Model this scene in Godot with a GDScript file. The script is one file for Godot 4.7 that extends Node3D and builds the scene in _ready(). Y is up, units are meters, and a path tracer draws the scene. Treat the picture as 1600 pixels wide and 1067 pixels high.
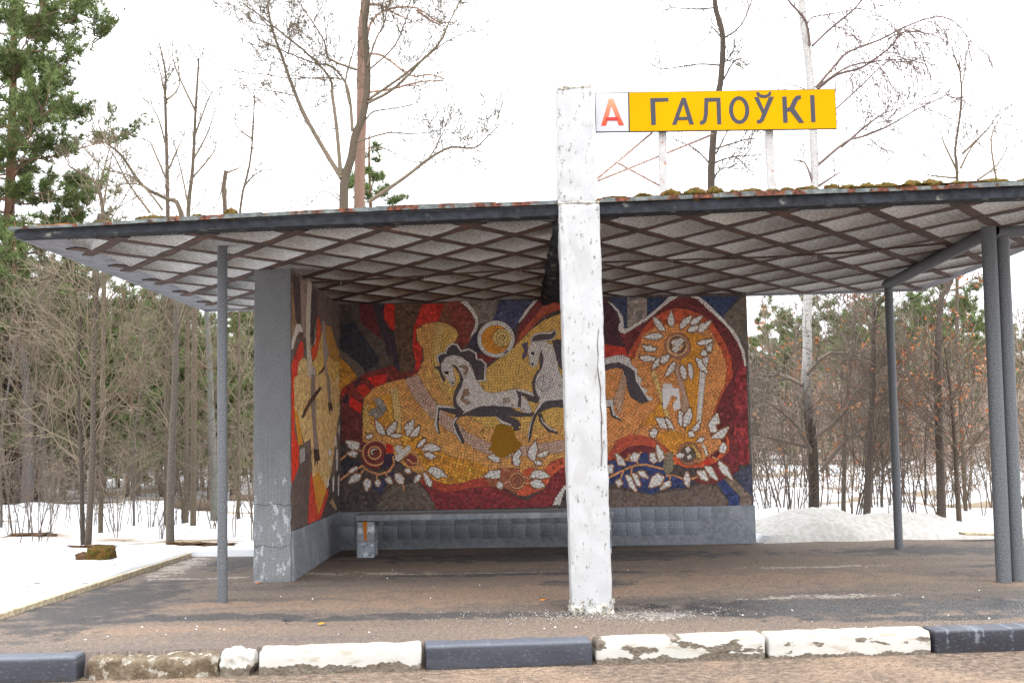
extends Node3D
# A roadside bus shelter with mosaic walls in a snowy wood. Metres, y up, the pavement at y = 0.

var rng := RandomNumberGenerator.new()
var used := {}
var M := {}
var soft := FastNoiseLite.new()

func _ready():
	rng.seed = 4711
	soft.seed = 11
	soft.frequency = 1.0
	soft.fractal_octaves = 3
	# ---- camera
	var cam := Camera3D.new()
	cam.name = "camera"
	cam.fov = 33.93
	cam.position = Vector3(0, 1.2, 0)
	cam.rotation = Vector3(0.08551, 0, -0.0165)
	cam.near = 0.1
	cam.far = 600.0
	add_child(cam)
	cam.current = true
	# ---- overcast sky
	var sky_mat := ProceduralSkyMaterial.new()
	sky_mat.sky_top_color = Color(0.965, 0.98, 1.0)
	sky_mat.sky_horizon_color = Color(0.545, 0.55, 0.557)
	sky_mat.sky_energy_multiplier = 2.0
	sky_mat.sky_curve = 0.8
	sky_mat.ground_bottom_color = Color(0.7, 0.7, 0.72)
	sky_mat.ground_horizon_color = Color(0.85, 0.85, 0.87)
	sky_mat.sun_angle_max = 1.0
	var sky := Sky.new()
	sky.sky_material = sky_mat
	var env := Environment.new()
	env.background_mode = Environment.BG_SKY
	env.sky = sky
	env.tonemap_mode = Environment.TONE_MAPPER_LINEAR
	env.tonemap_exposure = 1.45
	env.sdfgi_enabled = true
	env.ssao_enabled = true
	env.ssil_enabled = true
	var we := WorldEnvironment.new()
	we.name = "world_environment"
	we.environment = env
	add_child(we)
	var sun := DirectionalLight3D.new()
	sun.name = "sun"
	sun.light_energy = 0.2
	sun.light_color = Color(1.0, 0.97, 0.93)
	sun.light_angular_distance = 25.0
	sun.sky_mode = DirectionalLight3D.SKY_MODE_LIGHT_ONLY
	sun.shadow_enabled = true
	sun.rotation_degrees = Vector3(-48, 20, 0)
	add_child(sun)

	make_materials()
	build_ground()
	build_shelter()
	build_kerb()
	build_sign()
	build_bench()
	build_hero_trees()
	build_wood()
	build_small_things()

# ------------------------------------------------------------------ naming and tagging
func numbered(called: String) -> String:
	var k: int = used.get(called, 0)
	used[called] = k + 1
	return called if k == 0 else "%s_%03d" % [called, k]

func tag(o: Node, label: String, category := "", group := "", kind := ""):
	if label: o.set_meta("label", label)
	if category: o.set_meta("category", category)
	if group: o.set_meta("group", group)
	if kind: o.set_meta("kind", kind)

func base(called: String, label: String, category: String, at := Vector3.ZERO, group := "") -> Node3D:
	var o := Node3D.new()
	o.name = numbered(called)
	add_child(o)
	o.position = at
	tag(o, label, category, group)
	return o

func put(called: String, mesh: Mesh, mat: Material, parent: Node = null, at := Vector3.ZERO, turn := Vector3.ZERO) -> MeshInstance3D:
	var o := MeshInstance3D.new()
	o.name = called if parent else numbered(called)
	o.mesh = mesh
	o.material_override = mat
	o.position = at
	o.rotation = turn
	(parent if parent else self).add_child(o, true)
	return o

func copy_of(o: Node3D) -> Node3D:
	var c: Node3D = o.duplicate()
	c.name = numbered(String(o.name).trim_suffix("_000"))
	add_child(c)
	return c

# ------------------------------------------------------------------ mesh buffers
class Buf:
	var v := PackedVector3Array()
	var n := PackedVector3Array()
	var c := PackedColorArray()
	var t := PackedVector2Array()
	var i := PackedInt32Array()
	func mesh() -> ArrayMesh:
		var a := []
		a.resize(Mesh.ARRAY_MAX)
		a[Mesh.ARRAY_VERTEX] = v
		if n.size() == v.size(): a[Mesh.ARRAY_NORMAL] = n
		if c.size() == v.size(): a[Mesh.ARRAY_COLOR] = c
		if t.size() == v.size(): a[Mesh.ARRAY_TEX_UV] = t
		a[Mesh.ARRAY_INDEX] = i
		var m := ArrayMesh.new()
		m.add_surface_from_arrays(Mesh.PRIMITIVE_TRIANGLES, a)
		return m

func quad(b: Buf, p0: Vector3, p1: Vector3, p2: Vector3, p3: Vector3, col = null):
	var s := b.v.size()
	b.v.append_array(PackedVector3Array([p0, p1, p2, p3]))
	if col != null:
		for k in 4: b.c.append(col)
	b.i.append_array(PackedInt32Array([s, s + 1, s + 2, s, s + 2, s + 3]))

func tri(b: Buf, p0: Vector3, p1: Vector3, p2: Vector3, col = null):
	var s := b.v.size()
	b.v.append_array(PackedVector3Array([p0, p1, p2]))
	if col != null:
		for k in 3: b.c.append(col)
	b.i.append_array(PackedInt32Array([s, s + 1, s + 2]))

# eight corners: bottom 0-3, top 4-7, each ring counter-clockwise from above
func hexa(b: Buf, p: Array, col = null):
	quad(b, p[4], p[7], p[6], p[5], col)
	quad(b, p[0], p[1], p[2], p[3], col)
	for k in 4:
		var l: int = (k + 1) % 4
		quad(b, p[k], p[k + 4], p[l + 4], p[l], col)

func bar(b: Buf, p: Vector3, q: Vector3, w: float, h: float, col = null):
	var d := (q - p).normalized()
	var up := Vector3.UP if absf(d.y) < 0.95 else Vector3.BACK
	var s := d.cross(up).normalized() * w * 0.5
	var u := s.cross(d).normalized() * h * 0.5
	hexa(b, [p - s - u, q - s - u, q + s - u, p + s - u, p - s + u, q - s + u, q + s + u, p + s + u], col)

func tube(b: Buf, pts: PackedVector3Array, r0: float, r1: float, sides: int, col: Color, cap := false):
	var s := b.v.size()
	var m := pts.size()
	var side := Vector3.ZERO
	for k in m:
		var d: Vector3 = (pts[mini(k + 1, m - 1)] - pts[maxi(k - 1, 0)]).normalized()
		if side == Vector3.ZERO:
			side = d.cross(Vector3(0.31, 0.2, 0.93)).normalized()
			if absf(d.dot(Vector3(0.31, 0.2, 0.93).normalized())) > 0.95: side = d.cross(Vector3.RIGHT).normalized()
		side = (side - d * side.dot(d)).normalized()
		var other := d.cross(side)
		var r: float = lerpf(r0, r1, float(k) / (m - 1))
		for j in sides:
			var a := TAU * j / sides
			var nn := side * cos(a) + other * sin(a)
			b.v.append(pts[k] + nn * r)
			b.n.append(nn)
			b.c.append(col)
	for k in m - 1:
		for j in sides:
			var j2 := (j + 1) % sides
			var a := s + k * sides + j
			var c := s + k * sides + j2
			b.i.append_array(PackedInt32Array([a, a + sides, c, c, a + sides, c + sides]))
	if cap:
		for e in [0, m - 1]:
			var o := b.v.size()
			var d: Vector3 = (pts[e] - pts[1 if e == 0 else m - 2]).normalized()
			for j in sides:
				b.v.append(b.v[s + e * sides + j])
				b.n.append(d)
				b.c.append(col)
			for j in range(1, sides - 1):
				b.i.append_array(PackedInt32Array([o, o + j, o + j + 1]))

# a box with rounded edges; amp > 0 breaks its faces up
func rbox(size: Vector3, r: float, step := 10.0, amp := 0.0, freq := 4.0, seed_at := 0.0, lean := Vector3.ZERO, taper := 1.0, quarter := -1) -> ArrayMesh:
	var h := size * 0.5
	var lines := []
	for ax in 3:
		var l := PackedFloat32Array([-h[ax], -h[ax] + r * 0.3, -h[ax] + r])
		var n := maxi(1, int(ceil((size[ax] - 2 * r) / step)))
		for k in range(1, n): l.append(-h[ax] + r + (size[ax] - 2 * r) * k / n)
		l.append_array(PackedFloat32Array([h[ax] - r, h[ax] - r * 0.3, h[ax]]))
		lines.append(l)
	var st := SurfaceTool.new()
	st.begin(Mesh.PRIMITIVE_TRIANGLES)
	st.set_smooth_group(0)
	var count := 0
	for ax in 3:
		var a := (ax + 1) % 3
		var c := (ax + 2) % 3
		for sgn in [-1.0, 1.0]:
			var la: PackedFloat32Array = lines[a]
			var lc: PackedFloat32Array = lines[c]
			for i in la.size():
				for j in lc.size():
					var p := Vector3.ZERO
					p[ax] = h[ax] * sgn
					p[a] = la[i]
					p[c] = lc[j]
					var q := p.clamp(-(h - Vector3.ONE * r), h - Vector3.ONE * r)
					var d := (p - q).normalized()
					var o := q + d * r
					if amp > 0.0:
						o += d * amp * (soft.get_noise_3d(o.x * freq + seed_at, o.y * freq, o.z * freq + seed_at) - 0.1) * 1.6
					var t := (o.y + h.y) / size.y
					o.x = o.x * lerpf(1.0, taper, t) + lean.x * t
					o.z = o.z * lerpf(1.0, taper, t) + lean.z * t
					st.set_normal(d)
					if quarter >= 0: st.set_uv(Vector2((quarter + clampf((o.x + h.x) / size.x, 0.01, 0.99)) * 0.25, clampf((h.y - o.y) / (size.y * 0.52), 0.01, 0.99)))
					st.add_vertex(o)
			for i in la.size() - 1:
				for j in lc.size() - 1:
					var k := count + i * lc.size() + j
					var l := k + lc.size()
					if sgn > 0:
						for x in [k, k + 1, l, l, k + 1, l + 1]: st.add_index(x)
					else:
						for x in [k, l, k + 1, l, l + 1, k + 1]: st.add_index(x)
			count += la.size() * lc.size()
	if amp > 0.0: st.generate_normals()
	return st.commit()

# a flat polygon given thickness: front at z = thick, sides back to z = 0
func slab2(b: Buf, poly: PackedVector2Array, thick: float, to3: Transform3D, col = null):
	var idx := Geometry2D.triangulate_polygon(poly)
	if idx.is_empty(): return
	var s := b.v.size()
	for p in poly:
		b.v.append(to3 * Vector3(p.x, p.y, thick))
		if col != null: b.c.append(col)
	var cw := Geometry2D.is_polygon_clockwise(poly)
	for k in range(0, idx.size(), 3):
		b.i.append_array(PackedInt32Array([s + idx[k], s + idx[k + 1], s + idx[k + 2]]))
	var m := poly.size()
	for k in m:
		var p := poly[k]
		var q := poly[(k + 1) % m]
		if cw: 
			var w := p
			p = q
			q = w
		quad(b, to3 * Vector3(p.x, p.y, thick), to3 * Vector3(q.x, q.y, thick), to3 * Vector3(q.x, q.y, 0), to3 * Vector3(p.x, p.y, 0), col)

func pg(l: Array, k := 0.01) -> PackedVector2Array:
	var o := PackedVector2Array()
	for j in range(0, l.size(), 2): o.append(Vector2(l[j] * k, l[j + 1] * k))
	return o

# ------------------------------------------------------------------ materials
func lut_image(size: int, seed_at: int, freq: float, stops: Array, cols: Array, kind := FastNoiseLite.TYPE_SIMPLEX_SMOOTH, octaves := 5, wide := 1.0) -> Image:
	var n := FastNoiseLite.new()
	n.seed = seed_at
	n.noise_type = kind
	n.frequency = freq
	n.fractal_octaves = octaves
	var im := n.get_seamless_image(size, size)
	im.convert(Image.FORMAT_L8)
	var g := Gradient.new()
	g.offsets = PackedFloat32Array(stops)
	var pc := PackedColorArray()
	for c in cols: pc.append(Color(c))
	g.colors = pc
	var lut := PackedByteArray()
	for k in 256:
		var c := g.sample(k / 255.0)
		lut.append_array(PackedByteArray([int(c.r * 255), int(c.g * 255), int(c.b * 255)]))
	var src := im.get_data()
	var dst := PackedByteArray()
	dst.resize(src.size() * 3)
	for k in src.size():
		var o := src[k] * 3
		dst[k * 3] = lut[o]
		dst[k * 3 + 1] = lut[o + 1]
		dst[k * 3 + 2] = lut[o + 2]
	return Image.create_from_data(size, size, false, Image.FORMAT_RGB8, dst)

func blend(a: Image, b: Image, mask_seed: int, freq: float, lo: float, hi: float) -> Image:
	var n := FastNoiseLite.new()
	n.seed = mask_seed
	n.frequency = freq
	n.fractal_octaves = 5
	var im := n.get_seamless_image(a.get_width(), a.get_height())
	im.convert(Image.FORMAT_L8)
	var s := im.get_data()
	var da := a.get_data()
	var db := b.get_data()
	for k in s.size():
		var t := clampf((s[k] / 255.0 - lo) / (hi - lo), 0, 1)
		if t > 0.0:
			for c in 3: da[k * 3 + c] = int(lerpf(da[k * 3 + c], db[k * 3 + c], t))
	return Image.create_from_data(a.get_width(), a.get_height(), false, Image.FORMAT_RGB8, da)

func bumps(size: int, seed_at: int, freq: float, strength: float, kind := FastNoiseLite.TYPE_SIMPLEX_SMOOTH) -> ImageTexture:
	var n := FastNoiseLite.new()
	n.seed = seed_at
	n.noise_type = kind
	n.frequency = freq
	n.fractal_octaves = 5
	var im := n.get_seamless_image(size, size)
	im.convert(Image.FORMAT_L8)
	im.bump_map_to_normal_map(strength)
	return ImageTexture.create_from_image(im)

func mat(im, scale := 1.0, rough := 0.85, normal: Texture2D = null, depth := 1.0, tinted := false, world := true) -> StandardMaterial3D:
	var m := StandardMaterial3D.new()
	if im is Image: m.albedo_texture = ImageTexture.create_from_image(im)
	elif im != null: m.albedo_color = Color(im)
	m.uv1_triplanar = true
	m.uv1_world_triplanar = world
	m.uv1_scale = Vector3.ONE * scale
	m.roughness = rough
	m.metallic_specular = 0.35
	if normal:
		m.normal_enabled = true
		m.normal_texture = normal
		m.normal_scale = depth
	m.vertex_color_use_as_albedo = tinted
	return m

# faces of the kerb stones, four to a picture; rows run from the top edge to the foot
func bake_kerb(dark: bool) -> Image:
	var W := 1024
	var H := 128
	var n := FastNoiseLite.new()
	n.seed = 410 if dark else 400
	n.frequency = 1.0
	n.fractal_octaves = 5
	var px := PackedByteArray()
	px.resize(W * H * 3)
	for r in H:
		var v := float(r) / H
		for q in W:
			var x := 4.0 * q / W
			var which := int(x)
			var a := n.get_noise_2d(x * 3.0, v * 1.5)
			var f := n.get_noise_2d(x * 30.0, v * 9.0)
			var e := n.get_noise_2d(x * 5.0 + 30.0, v * 2.5)
			var c: Vector3
			var bare := Vector3(0.40, 0.365, 0.325) + Vector3.ONE * (0.14 * f + 0.08 * e)
			if dark:
				c = Vector3(0.235, 0.242, 0.272) + Vector3.ONE * (0.03 * a + 0.03 * f)
				if which == 1: c = Vector3(0.185, 0.185, 0.21) + Vector3.ONE * 0.03 * f
				c = c.lerp(Vector3(0.42, 0.43, 0.46), smoothstep(0.16, 0.02, v) * 0.55)
				if which == 1:
					var drip := n.get_noise_2d(x * 9.0, 4.0) + 0.25 * n.get_noise_2d(x * 12.0, v * 5.0)
					c = c.lerp(Vector3(0.42, 0.44, 0.47), smoothstep(0.26, 0.34, drip - v * 0.1) * smoothstep(0.95, 0.4, v + 0.3 * e) * 0.8)
				c = c.lerp(Vector3(0.20, 0.18, 0.17), smoothstep(0.75, 1.0, v + 0.25 * e) * 0.7)
				c = c.lerp(Vector3(0.5, 0.48, 0.45), smoothstep(0.42, 0.5, f) * 0.35)
			else:
				c = Vector3(0.70, 0.69, 0.665) + Vector3.ONE * (0.025 * a + 0.015 * f)
				c = c.lerp(Vector3(0.58, 0.525, 0.445), smoothstep(0.1, 0.6, e + smoothstep(0.2, 0.0, v) * 0.4) * 0.5)
				var foot: float = [0.60, 0.68, 0.78, 0.55][which] + 0.22 * n.get_noise_2d(x * 4.0 + 11.0, 0.5) + 0.05 * f
				c = c.lerp(bare, smoothstep(foot, foot + 0.02, v))
				if which == 1 or which == 2:
					var chip := n.get_noise_2d(x * 4.5 + 3.0, v * 1.8 + 9.0) + 0.12 * f - absf(v - 0.36) * (0.9 if which == 1 else 1.1)
					c = c.lerp(bare, smoothstep(0.0, 0.025, chip - (0.03 if which == 1 else 0.16)))
			var k := (r * W + q) * 3
			px[k] = int(clampf(c.x, 0, 1) * 255)
			px[k + 1] = int(clampf(c.y, 0, 1) * 255)
			px[k + 2] = int(clampf(c.z, 0, 1) * 255)
	return Image.create_from_data(W, H, false, Image.FORMAT_RGB8, px)

# a strip 0.4 m wide and 4 m tall, bottom row at the ground
func bake(which: int) -> Image:
	var W := 160
	var H := 1600
	var n := FastNoiseLite.new()
	n.seed = 300 + which
	n.frequency = 1.0
	n.fractal_octaves = 5
	var px := PackedByteArray()
	px.resize(W * H * 3)
	for r in H:
		var y := 4.0 * (1.0 - float(r) / H)
		for q in W:
			var x := 0.4 * q / W
			var a := n.get_noise_2d(x * 6.0, y * 4.0)
			var f := n.get_noise_2d(x * 45.0 + 90.0, y * 45.0)
			var g := n.get_noise_2d(x * 160.0, y * 160.0 + 30.0)
			var c: Vector3
			if which == 0:
				c = Vector3(0.40, 0.405, 0.412) + Vector3.ONE * (0.02 * a + 0.05 * f + 0.09 * g + 0.012 * y)
				var fade := smoothstep(1.75, 0.2, y)
				c = c.lerp(Vector3(0.60, 0.61, 0.625), smoothstep(0.1, 1.0, fade * 0.8 + 0.4 * n.get_noise_2d(x * 40.0, y * 2.0) + 0.25 * f - 0.1) * 0.4)
				c = c.lerp(Vector3(0.75, 0.765, 0.78), smoothstep(0.45, 0.7, fade * 0.38 + 0.7 * n.get_noise_2d(x * 9.0 + 7.0, y * 4.0) + 0.2 * f) * 0.6 * smoothstep(1.25, 0.75, y))
				if absf(y - 0.66 - 0.03 * a) < 0.0035 or absf(y - 0.3 - 0.03 * a) < 0.003: c *= 0.6
			else:
				c = Vector3(0.66, 0.66, 0.663) + Vector3.ONE * (0.02 * a + 0.02 * f)
				var edge := smoothstep(0.045, 0.0, absf(x - 0.345)) + 0.4 * smoothstep(0.02, 0.0, absf(x - 0.615 + 0.4))
				edge = clampf(edge, 0, 1)
				var high := smoothstep(2.2, 3.0, y)
				var grime := smoothstep(0.22, 0.5, n.get_noise_2d(x * 22.0 + 5.0, y * 9.0) + 0.45 * edge * (0.35 + 0.65 * high) + 0.3 * smoothstep(3.55, 3.7, y) + 0.5 * smoothstep(0.14, 0.02, y) - 0.1)
				c = c.lerp(Vector3(0.34, 0.32, 0.27), grime * 0.85 * smoothstep(-0.35, 0.3, f))
				c = c.lerp(Vector3(0.58, 0.57, 0.555), smoothstep(0.15, 0.5, n.get_noise_2d(x * 4.0 + 20.0, y * 2.0)) * 0.35)
				if n.get_noise_2d(x * 30.0 + 60.0, y * 24.0) > 0.66: c = Vector3(0.40, 0.37, 0.34)
			var k := (r * W + q) * 3
			px[k] = int(clampf(c.x, 0, 1) * 255)
			px[k + 1] = int(clampf(c.y, 0, 1) * 255)
			px[k + 2] = int(clampf(c.z, 0, 1) * 255)
	return Image.create_from_data(W, H, false, Image.FORMAT_RGB8, px)

func make_materials():
	var S := FastNoiseLite.TYPE_SIMPLEX_SMOOTH
	var C := FastNoiseLite.TYPE_CELLULAR
	var rough_n := bumps(512, 3, 0.05, 3.0)
	var grain_n := bumps(256, 5, 0.12, 5.0)
	# a base with soft clouds of tone, fine grain over it
	var im := lut_image(512, 21, 0.02, [0.1, 0.5, 0.9], ["666a70", "73777d", "82868c"])
	M.plaster = mat(blend(im, lut_image(512, 22, 0.06, [0.2, 0.8], ["858a91", "989da4"]), 23, 0.007, 0.55, 0.85), 0.8, 0.9, rough_n, 0.8)
	im = lut_image(512, 24, 0.025, [0.1, 0.5, 0.9], ["82878f", "92979f", "a3a8af"])
	im = blend(im, lut_image(512, 25, 0.05, [0.2, 0.8], ["b4b9bf", "cbd0d5"]), 26, 0.014, 0.62, 0.7)
	M.plaster_low = mat(blend(im, lut_image(512, 20, 0.05, [0.2, 0.8], ["6f7379", "82868c"]), 19, 0.016, 0.62, 0.72), 1.2, 0.9, rough_n, 1.2)
	im = lut_image(512, 27, 0.03, [0.1, 0.5, 0.9], ["6c7076", "797d83", "878b90"])
	M.grey_paint = mat(blend(im, lut_image(512, 28, 0.05, [0.2, 0.8], ["82868b", "92969b"]), 29, 0.006, 0.55, 0.85), 0.9, 0.8, rough_n, 0.7)
	M.mortar = mat(lut_image(256, 31, 0.05, [0.2, 0.8], ["453e38", "655c54"]), 2.0, 0.95)
	M.tess = mat(lut_image(256, 33, 0.06, [0.1, 0.5, 0.9], ["d0d0d0", "f2f2f2", "ffffff"]), 3.0, 0.5, grain_n, 0.35, true)
	M.patch = mat(lut_image(256, 34, 0.05, [0.2, 0.8], ["dcdcdc", "ffffff"]), 3.0, 0.9, rough_n, 0.8, true)
	# white paint: small chips and faint grime
	im = lut_image(512, 41, 0.02, [0.05, 0.4, 0.9], ["a09c95", "b2afa9", "bab7b2"])
	im = blend(im, lut_image(512, 44, 0.06, [0.3, 0.7], ["8f8b84", "9c9891"]), 45, 0.01, 0.7, 0.95)
	im = blend(im, lut_image(512, 42, 0.06, [0.3, 0.7], ["5d584c", "8d887c"]), 43, 0.045, 0.83, 0.86)
	M.white = mat(im, 0.9, 0.85, rough_n, 0.9)
	M.white_end = mat(blend(im, lut_image(512, 46, 0.03, [0.3, 0.55, 0.75], ["4f4f36", "7d705c", "b5aea2"]), 47, 0.02, 0.5, 0.6), 2.0, 0.95, rough_n, 2.0)
	im = lut_image(512, 51, 0.02, [0.1, 0.5, 0.9], ["d8d1c5", "e6e1d8", "eeeae3"])
	M.kerb_raw = mat(blend(lut_image(512, 59, 0.03, [0.1, 0.5, 0.9], ["4f4436", "625545", "756857"]), lut_image(512, 60, 0.05, [0.3, 0.7], ["8f897d", "a8a298"]), 61, 0.012, 0.64, 0.7), 1.6, 0.95, rough_n, 1.5)
	# marks baked where they sit: the side wall's front and the pillar
	M.front = mat(bake(0), 1.0, 0.92)
	M.front.uv1_scale = Vector3(2.5, 0.25, 2.5)
	M.white = mat(bake(1), 1.0, 0.85)
	M.white.uv1_scale = Vector3(2.5, 0.25, 2.5)
	for dark in [false, true]:
		var km := StandardMaterial3D.new()
		km.albedo_texture = ImageTexture.create_from_image(bake_kerb(dark))
		km.roughness = 0.5 if dark else 0.85
		km.metallic_specular = 0.35
		M["kerb_dark" if dark else "kerb_white"] = km
	# metal
	M.pole = mat(lut_image(512, 65, 0.05, [0.1, 0.5, 0.9], ["4a4c4f", "5c5e61", "727478"]), 2.2, 0.6, rough_n, 0.5)
	M.flashing = mat(blend(lut_image(512, 66, 0.03, [0.1, 0.5, 0.9], ["484d4d", "5a5f5e", "787c79"]), lut_image(512, 67, 0.05, [0.2, 0.5, 0.8], ["2e1c17", "59301f", "7a4630"]), 68, 0.014, 0.58, 0.66), 0.8, 0.55, rough_n, 0.4)
	M.post = mat(blend(lut_image(256, 69, 0.03, [0.1, 0.9], ["a09e9d", "b2b0ae"]), lut_image(256, 70, 0.08, [0.3, 0.7], ["8d6a59", "b3948a"]), 71, 0.04, 0.72, 0.8), 2.0, 0.6)
	M.rod = mat(lut_image(256, 72, 0.05, [0.3, 0.7], ["8a6a5e", "b9a79d"]), 3.0, 0.7)
	M.yellow = mat(lut_image(256, 73, 0.01, [0.2, 0.8], ["bb8700", "c28d00"]), 0.8, 0.75)
	M.yellow.metallic_specular = 0.15
	M.sign_white = mat(lut_image(256, 74, 0.01, [0.2, 0.8], ["a9aaae", "b2b3b7"]), 0.8, 0.75)
	M.sign_white.metallic_specular = 0.15
	M.sign_dark = mat("35363f", 1.0, 0.5)
	M.sign_red = mat(null, 1.0, 0.5, null, 1.0, true)
	# roof and ceiling
	M.concrete_dark = mat(blend(lut_image(512, 76, 0.02, [0.1, 0.5, 0.9], ["1f2024", "292b30", "34373e"]), lut_image(512, 77, 0.05, [0.3, 0.7], ["5b5c52", "74736a"]), 78, 0.01, 0.7, 0.85), 0.9, 0.9, rough_n, 0.8)
	M.soffit = mat(lut_image(512, 79, 0.015, [0.1, 0.5, 0.9], ["727277", "808086", "8f8f94"]), 0.8, 0.9, rough_n, 1.0)
	M.strap = mat(lut_image(512, 80, 0.012, [0.1, 0.45, 0.7, 0.9], ["423733", "50423c", "5c473f", "6c4c42"]), 0.7, 0.9, rough_n, 1.0)
	M.panel = []
	var rib := Image.create(128, 128, false, Image.FORMAT_L8)
	for y in 128:
		for x in 128:
			var w := 0.5 + 0.5 * sin(TAU * (y + 2.0 * sin(TAU * x / 128.0)) / 32.0)
			var u := 0.5 + 0.5 * sin(TAU * x / 16.0)
			rib.set_pixel(x, y, Color.from_hsv(0, 0, clampf(0.75 * w + 0.25 * u, 0, 1)))
	var ribn: Image = rib.duplicate()
	ribn.bump_map_to_normal_map(2.5)
	var ribt := ImageTexture.create_from_image(ribn)
	for k in 5:
		var pi := Image.create(256, 256, false, Image.FORMAT_RGB8)
		var pn := FastNoiseLite.new()
		pn.seed = 90 + k
		pn.frequency = 0.02
		for y in 256:
			for x in 256:
				var w := 0.5 + 0.5 * sin(TAU * (y + 2.0 * sin(TAU * x / 128.0)) / 32.0)
				var d := 0.69 + 0.22 * pn.get_noise_2d(x, y) + 0.26 * (w - 0.5) - 0.025 * k
				pi.set_pixel(x, y, Color(d, d * 0.99, d * 0.972))
		var pm := StandardMaterial3D.new()
		pm.albedo_texture = ImageTexture.create_from_image(pi)
		pm.uv1_scale = Vector3(5.2, 5.2, 1)
		pm.roughness = 0.9
		pm.normal_enabled = true
		pm.normal_texture = ribt
		pm.metallic_specular = 0.2
		M.panel.append(pm)
	var pit := Image.create(64, 64, false, Image.FORMAT_L8)
	for y in 64:
		for x in 64:
			pit.set_pixel(x, y, Color.from_hsv(0, 0, clampf(1.6 * absf(sin(PI * x / 8.0)) * absf(sin(PI * y / 8.0)), 0, 1)))
	pit.bump_map_to_normal_map(2.0)
	M.tile = []
	for k in 3:
		var tm := StandardMaterial3D.new()
		tm.albedo_texture = ImageTexture.create_from_image(lut_image(256, 96 + k, 0.03, [0.2, 0.5, 0.8], [["747a83", "80868f", "949aa2"], ["7a8089", "888e97", "a0a6ae"], ["6e747d", "7c828b", "8d939b"]][k]))
		tm.normal_enabled = true
		tm.normal_texture = ImageTexture.create_from_image(pit)
		tm.normal_scale = 1.0
		tm.roughness = 0.75
		M.tile.append(tm)
	# ground things
	M.snow = mat(null, 0.6, 0.7, bumps(256, 101, 0.02, 5.0), 0.5, true)
	M.bank = mat(blend(lut_image(512, 102, 0.03, [0.2, 0.5, 0.8], ["9b968f", "a8a49e", "b3b0ac"]), lut_image(512, 103, 0.1, [0.3, 0.7], ["8d8174", "b5aaa0"]), 104, 0.03, 0.74, 0.9), 0.8, 0.75, rough_n, 0.8)
	M.road = mat(blend(lut_image(512, 105, 0.05, [0.2, 0.5, 0.8], ["5e5046", "6d5d50", "7d6c5e"]), lut_image(512, 106, 0.15, [0.2, 0.8], ["7c6957", "8b7664"]), 107, 0.004, 0.45, 0.8), 0.5, 0.85, grain_n, 1.3)
	M.board = mat(lut_image(256, 108, 0.04, [0.2, 0.5, 0.8], ["8f8068", "ab9c82", "c2b59d"]), 1.5, 0.9, rough_n, 1.0)
	M.moss = mat(blend(lut_image(256, 109, 0.06, [0.2, 0.5, 0.8], ["2f2a12", "57501d", "7d7a2c"]), lut_image(256, 110, 0.06, [0.2, 0.8], ["5d3d1c", "8a6030"]), 111, 0.02, 0.5, 0.6), 4.0, 1.0, bumps(256, 112, 0.12, 14.0), 2.0)
	M.litter = mat(lut_image(256, 113, 0.08, [0.2, 0.5, 0.8], ["33261a", "523a25", "6b4f34"]), 3.0, 1.0, rough_n, 2.0)
	# bark
	M.bark = mat(lut_image(512, 121, 0.04, [0.2, 0.5, 0.8], ["a8a8a8", "d8d8d8", "ffffff"]), 3.0, 0.95, bumps(256, 122, 0.06, 10.0), 1.5, true)
	M.twig = mat(null, 1.0, 0.95, null, 1.0, true)
	M.birch = mat(blend(lut_image(512, 123, 0.02, [0.2, 0.8], ["a8a4a0", "bdbbb8"]), lut_image(512, 124, 0.05, [0.3, 0.7], ["2a2421", "5a504a"]), 125, 0.012, 0.8, 0.84), 3.5, 0.8, null, 1.0, true)
	M.birch.uv1_scale = Vector3(1.3, 3.6, 1.3)
	M.needle = mat(null, 1.0, 0.7, null, 1.0, true)
	M.needle.backlight_enabled = true
	M.needle.backlight = Color(0.35, 0.35, 0.3)
	M.leaf = mat(null, 1.0, 0.8, null, 1.0, true)
	M.leaf.backlight_enabled = true
	M.leaf.backlight = Color(0.4, 0.4, 0.4)

# ------------------------------------------------------------------ ground
func left_edge(z: float) -> float: return -3.56 + (-7.85 - z) * 0.0355
func back_edge(x: float) -> float: return -11.95 if x < -2.0 else -12.5
func kerb_z(x: float) -> float: return -6.72 - 0.078 * x

func ground_y(x: float, z: float) -> float:
	var far := smoothstep(-13.0, -20.0, z)
	var y := 0.05 + soft.get_noise_2d(x * 0.25, z * 0.25) * (0.09 + 0.12 * far) + soft.get_noise_2d(x * 1.3 + 50, z * 1.3) * 0.03
	if z > -13.0: y = 0.05 + (y - 0.05) * 0.5
	if z > kerb_z(x) + 0.12 - 0.3: return -0.45 if z < 5.5 else 0.0
	if x > left_edge(z) - 0.02 and x < 6.6 and z > back_edge(x): return -0.2
	if x > -2.3 and x < 2.75 and z > -12.8: return -0.2
	return y

func axis_steps(parts: Array) -> PackedFloat32Array:
	var o := PackedFloat32Array()
	for p in parts:
		var a: float = p[0]
		while a < p[1] - 0.001:
			o.append(a)
			a += p[2]
	o.append(parts[-1][1])
	return o

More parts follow.
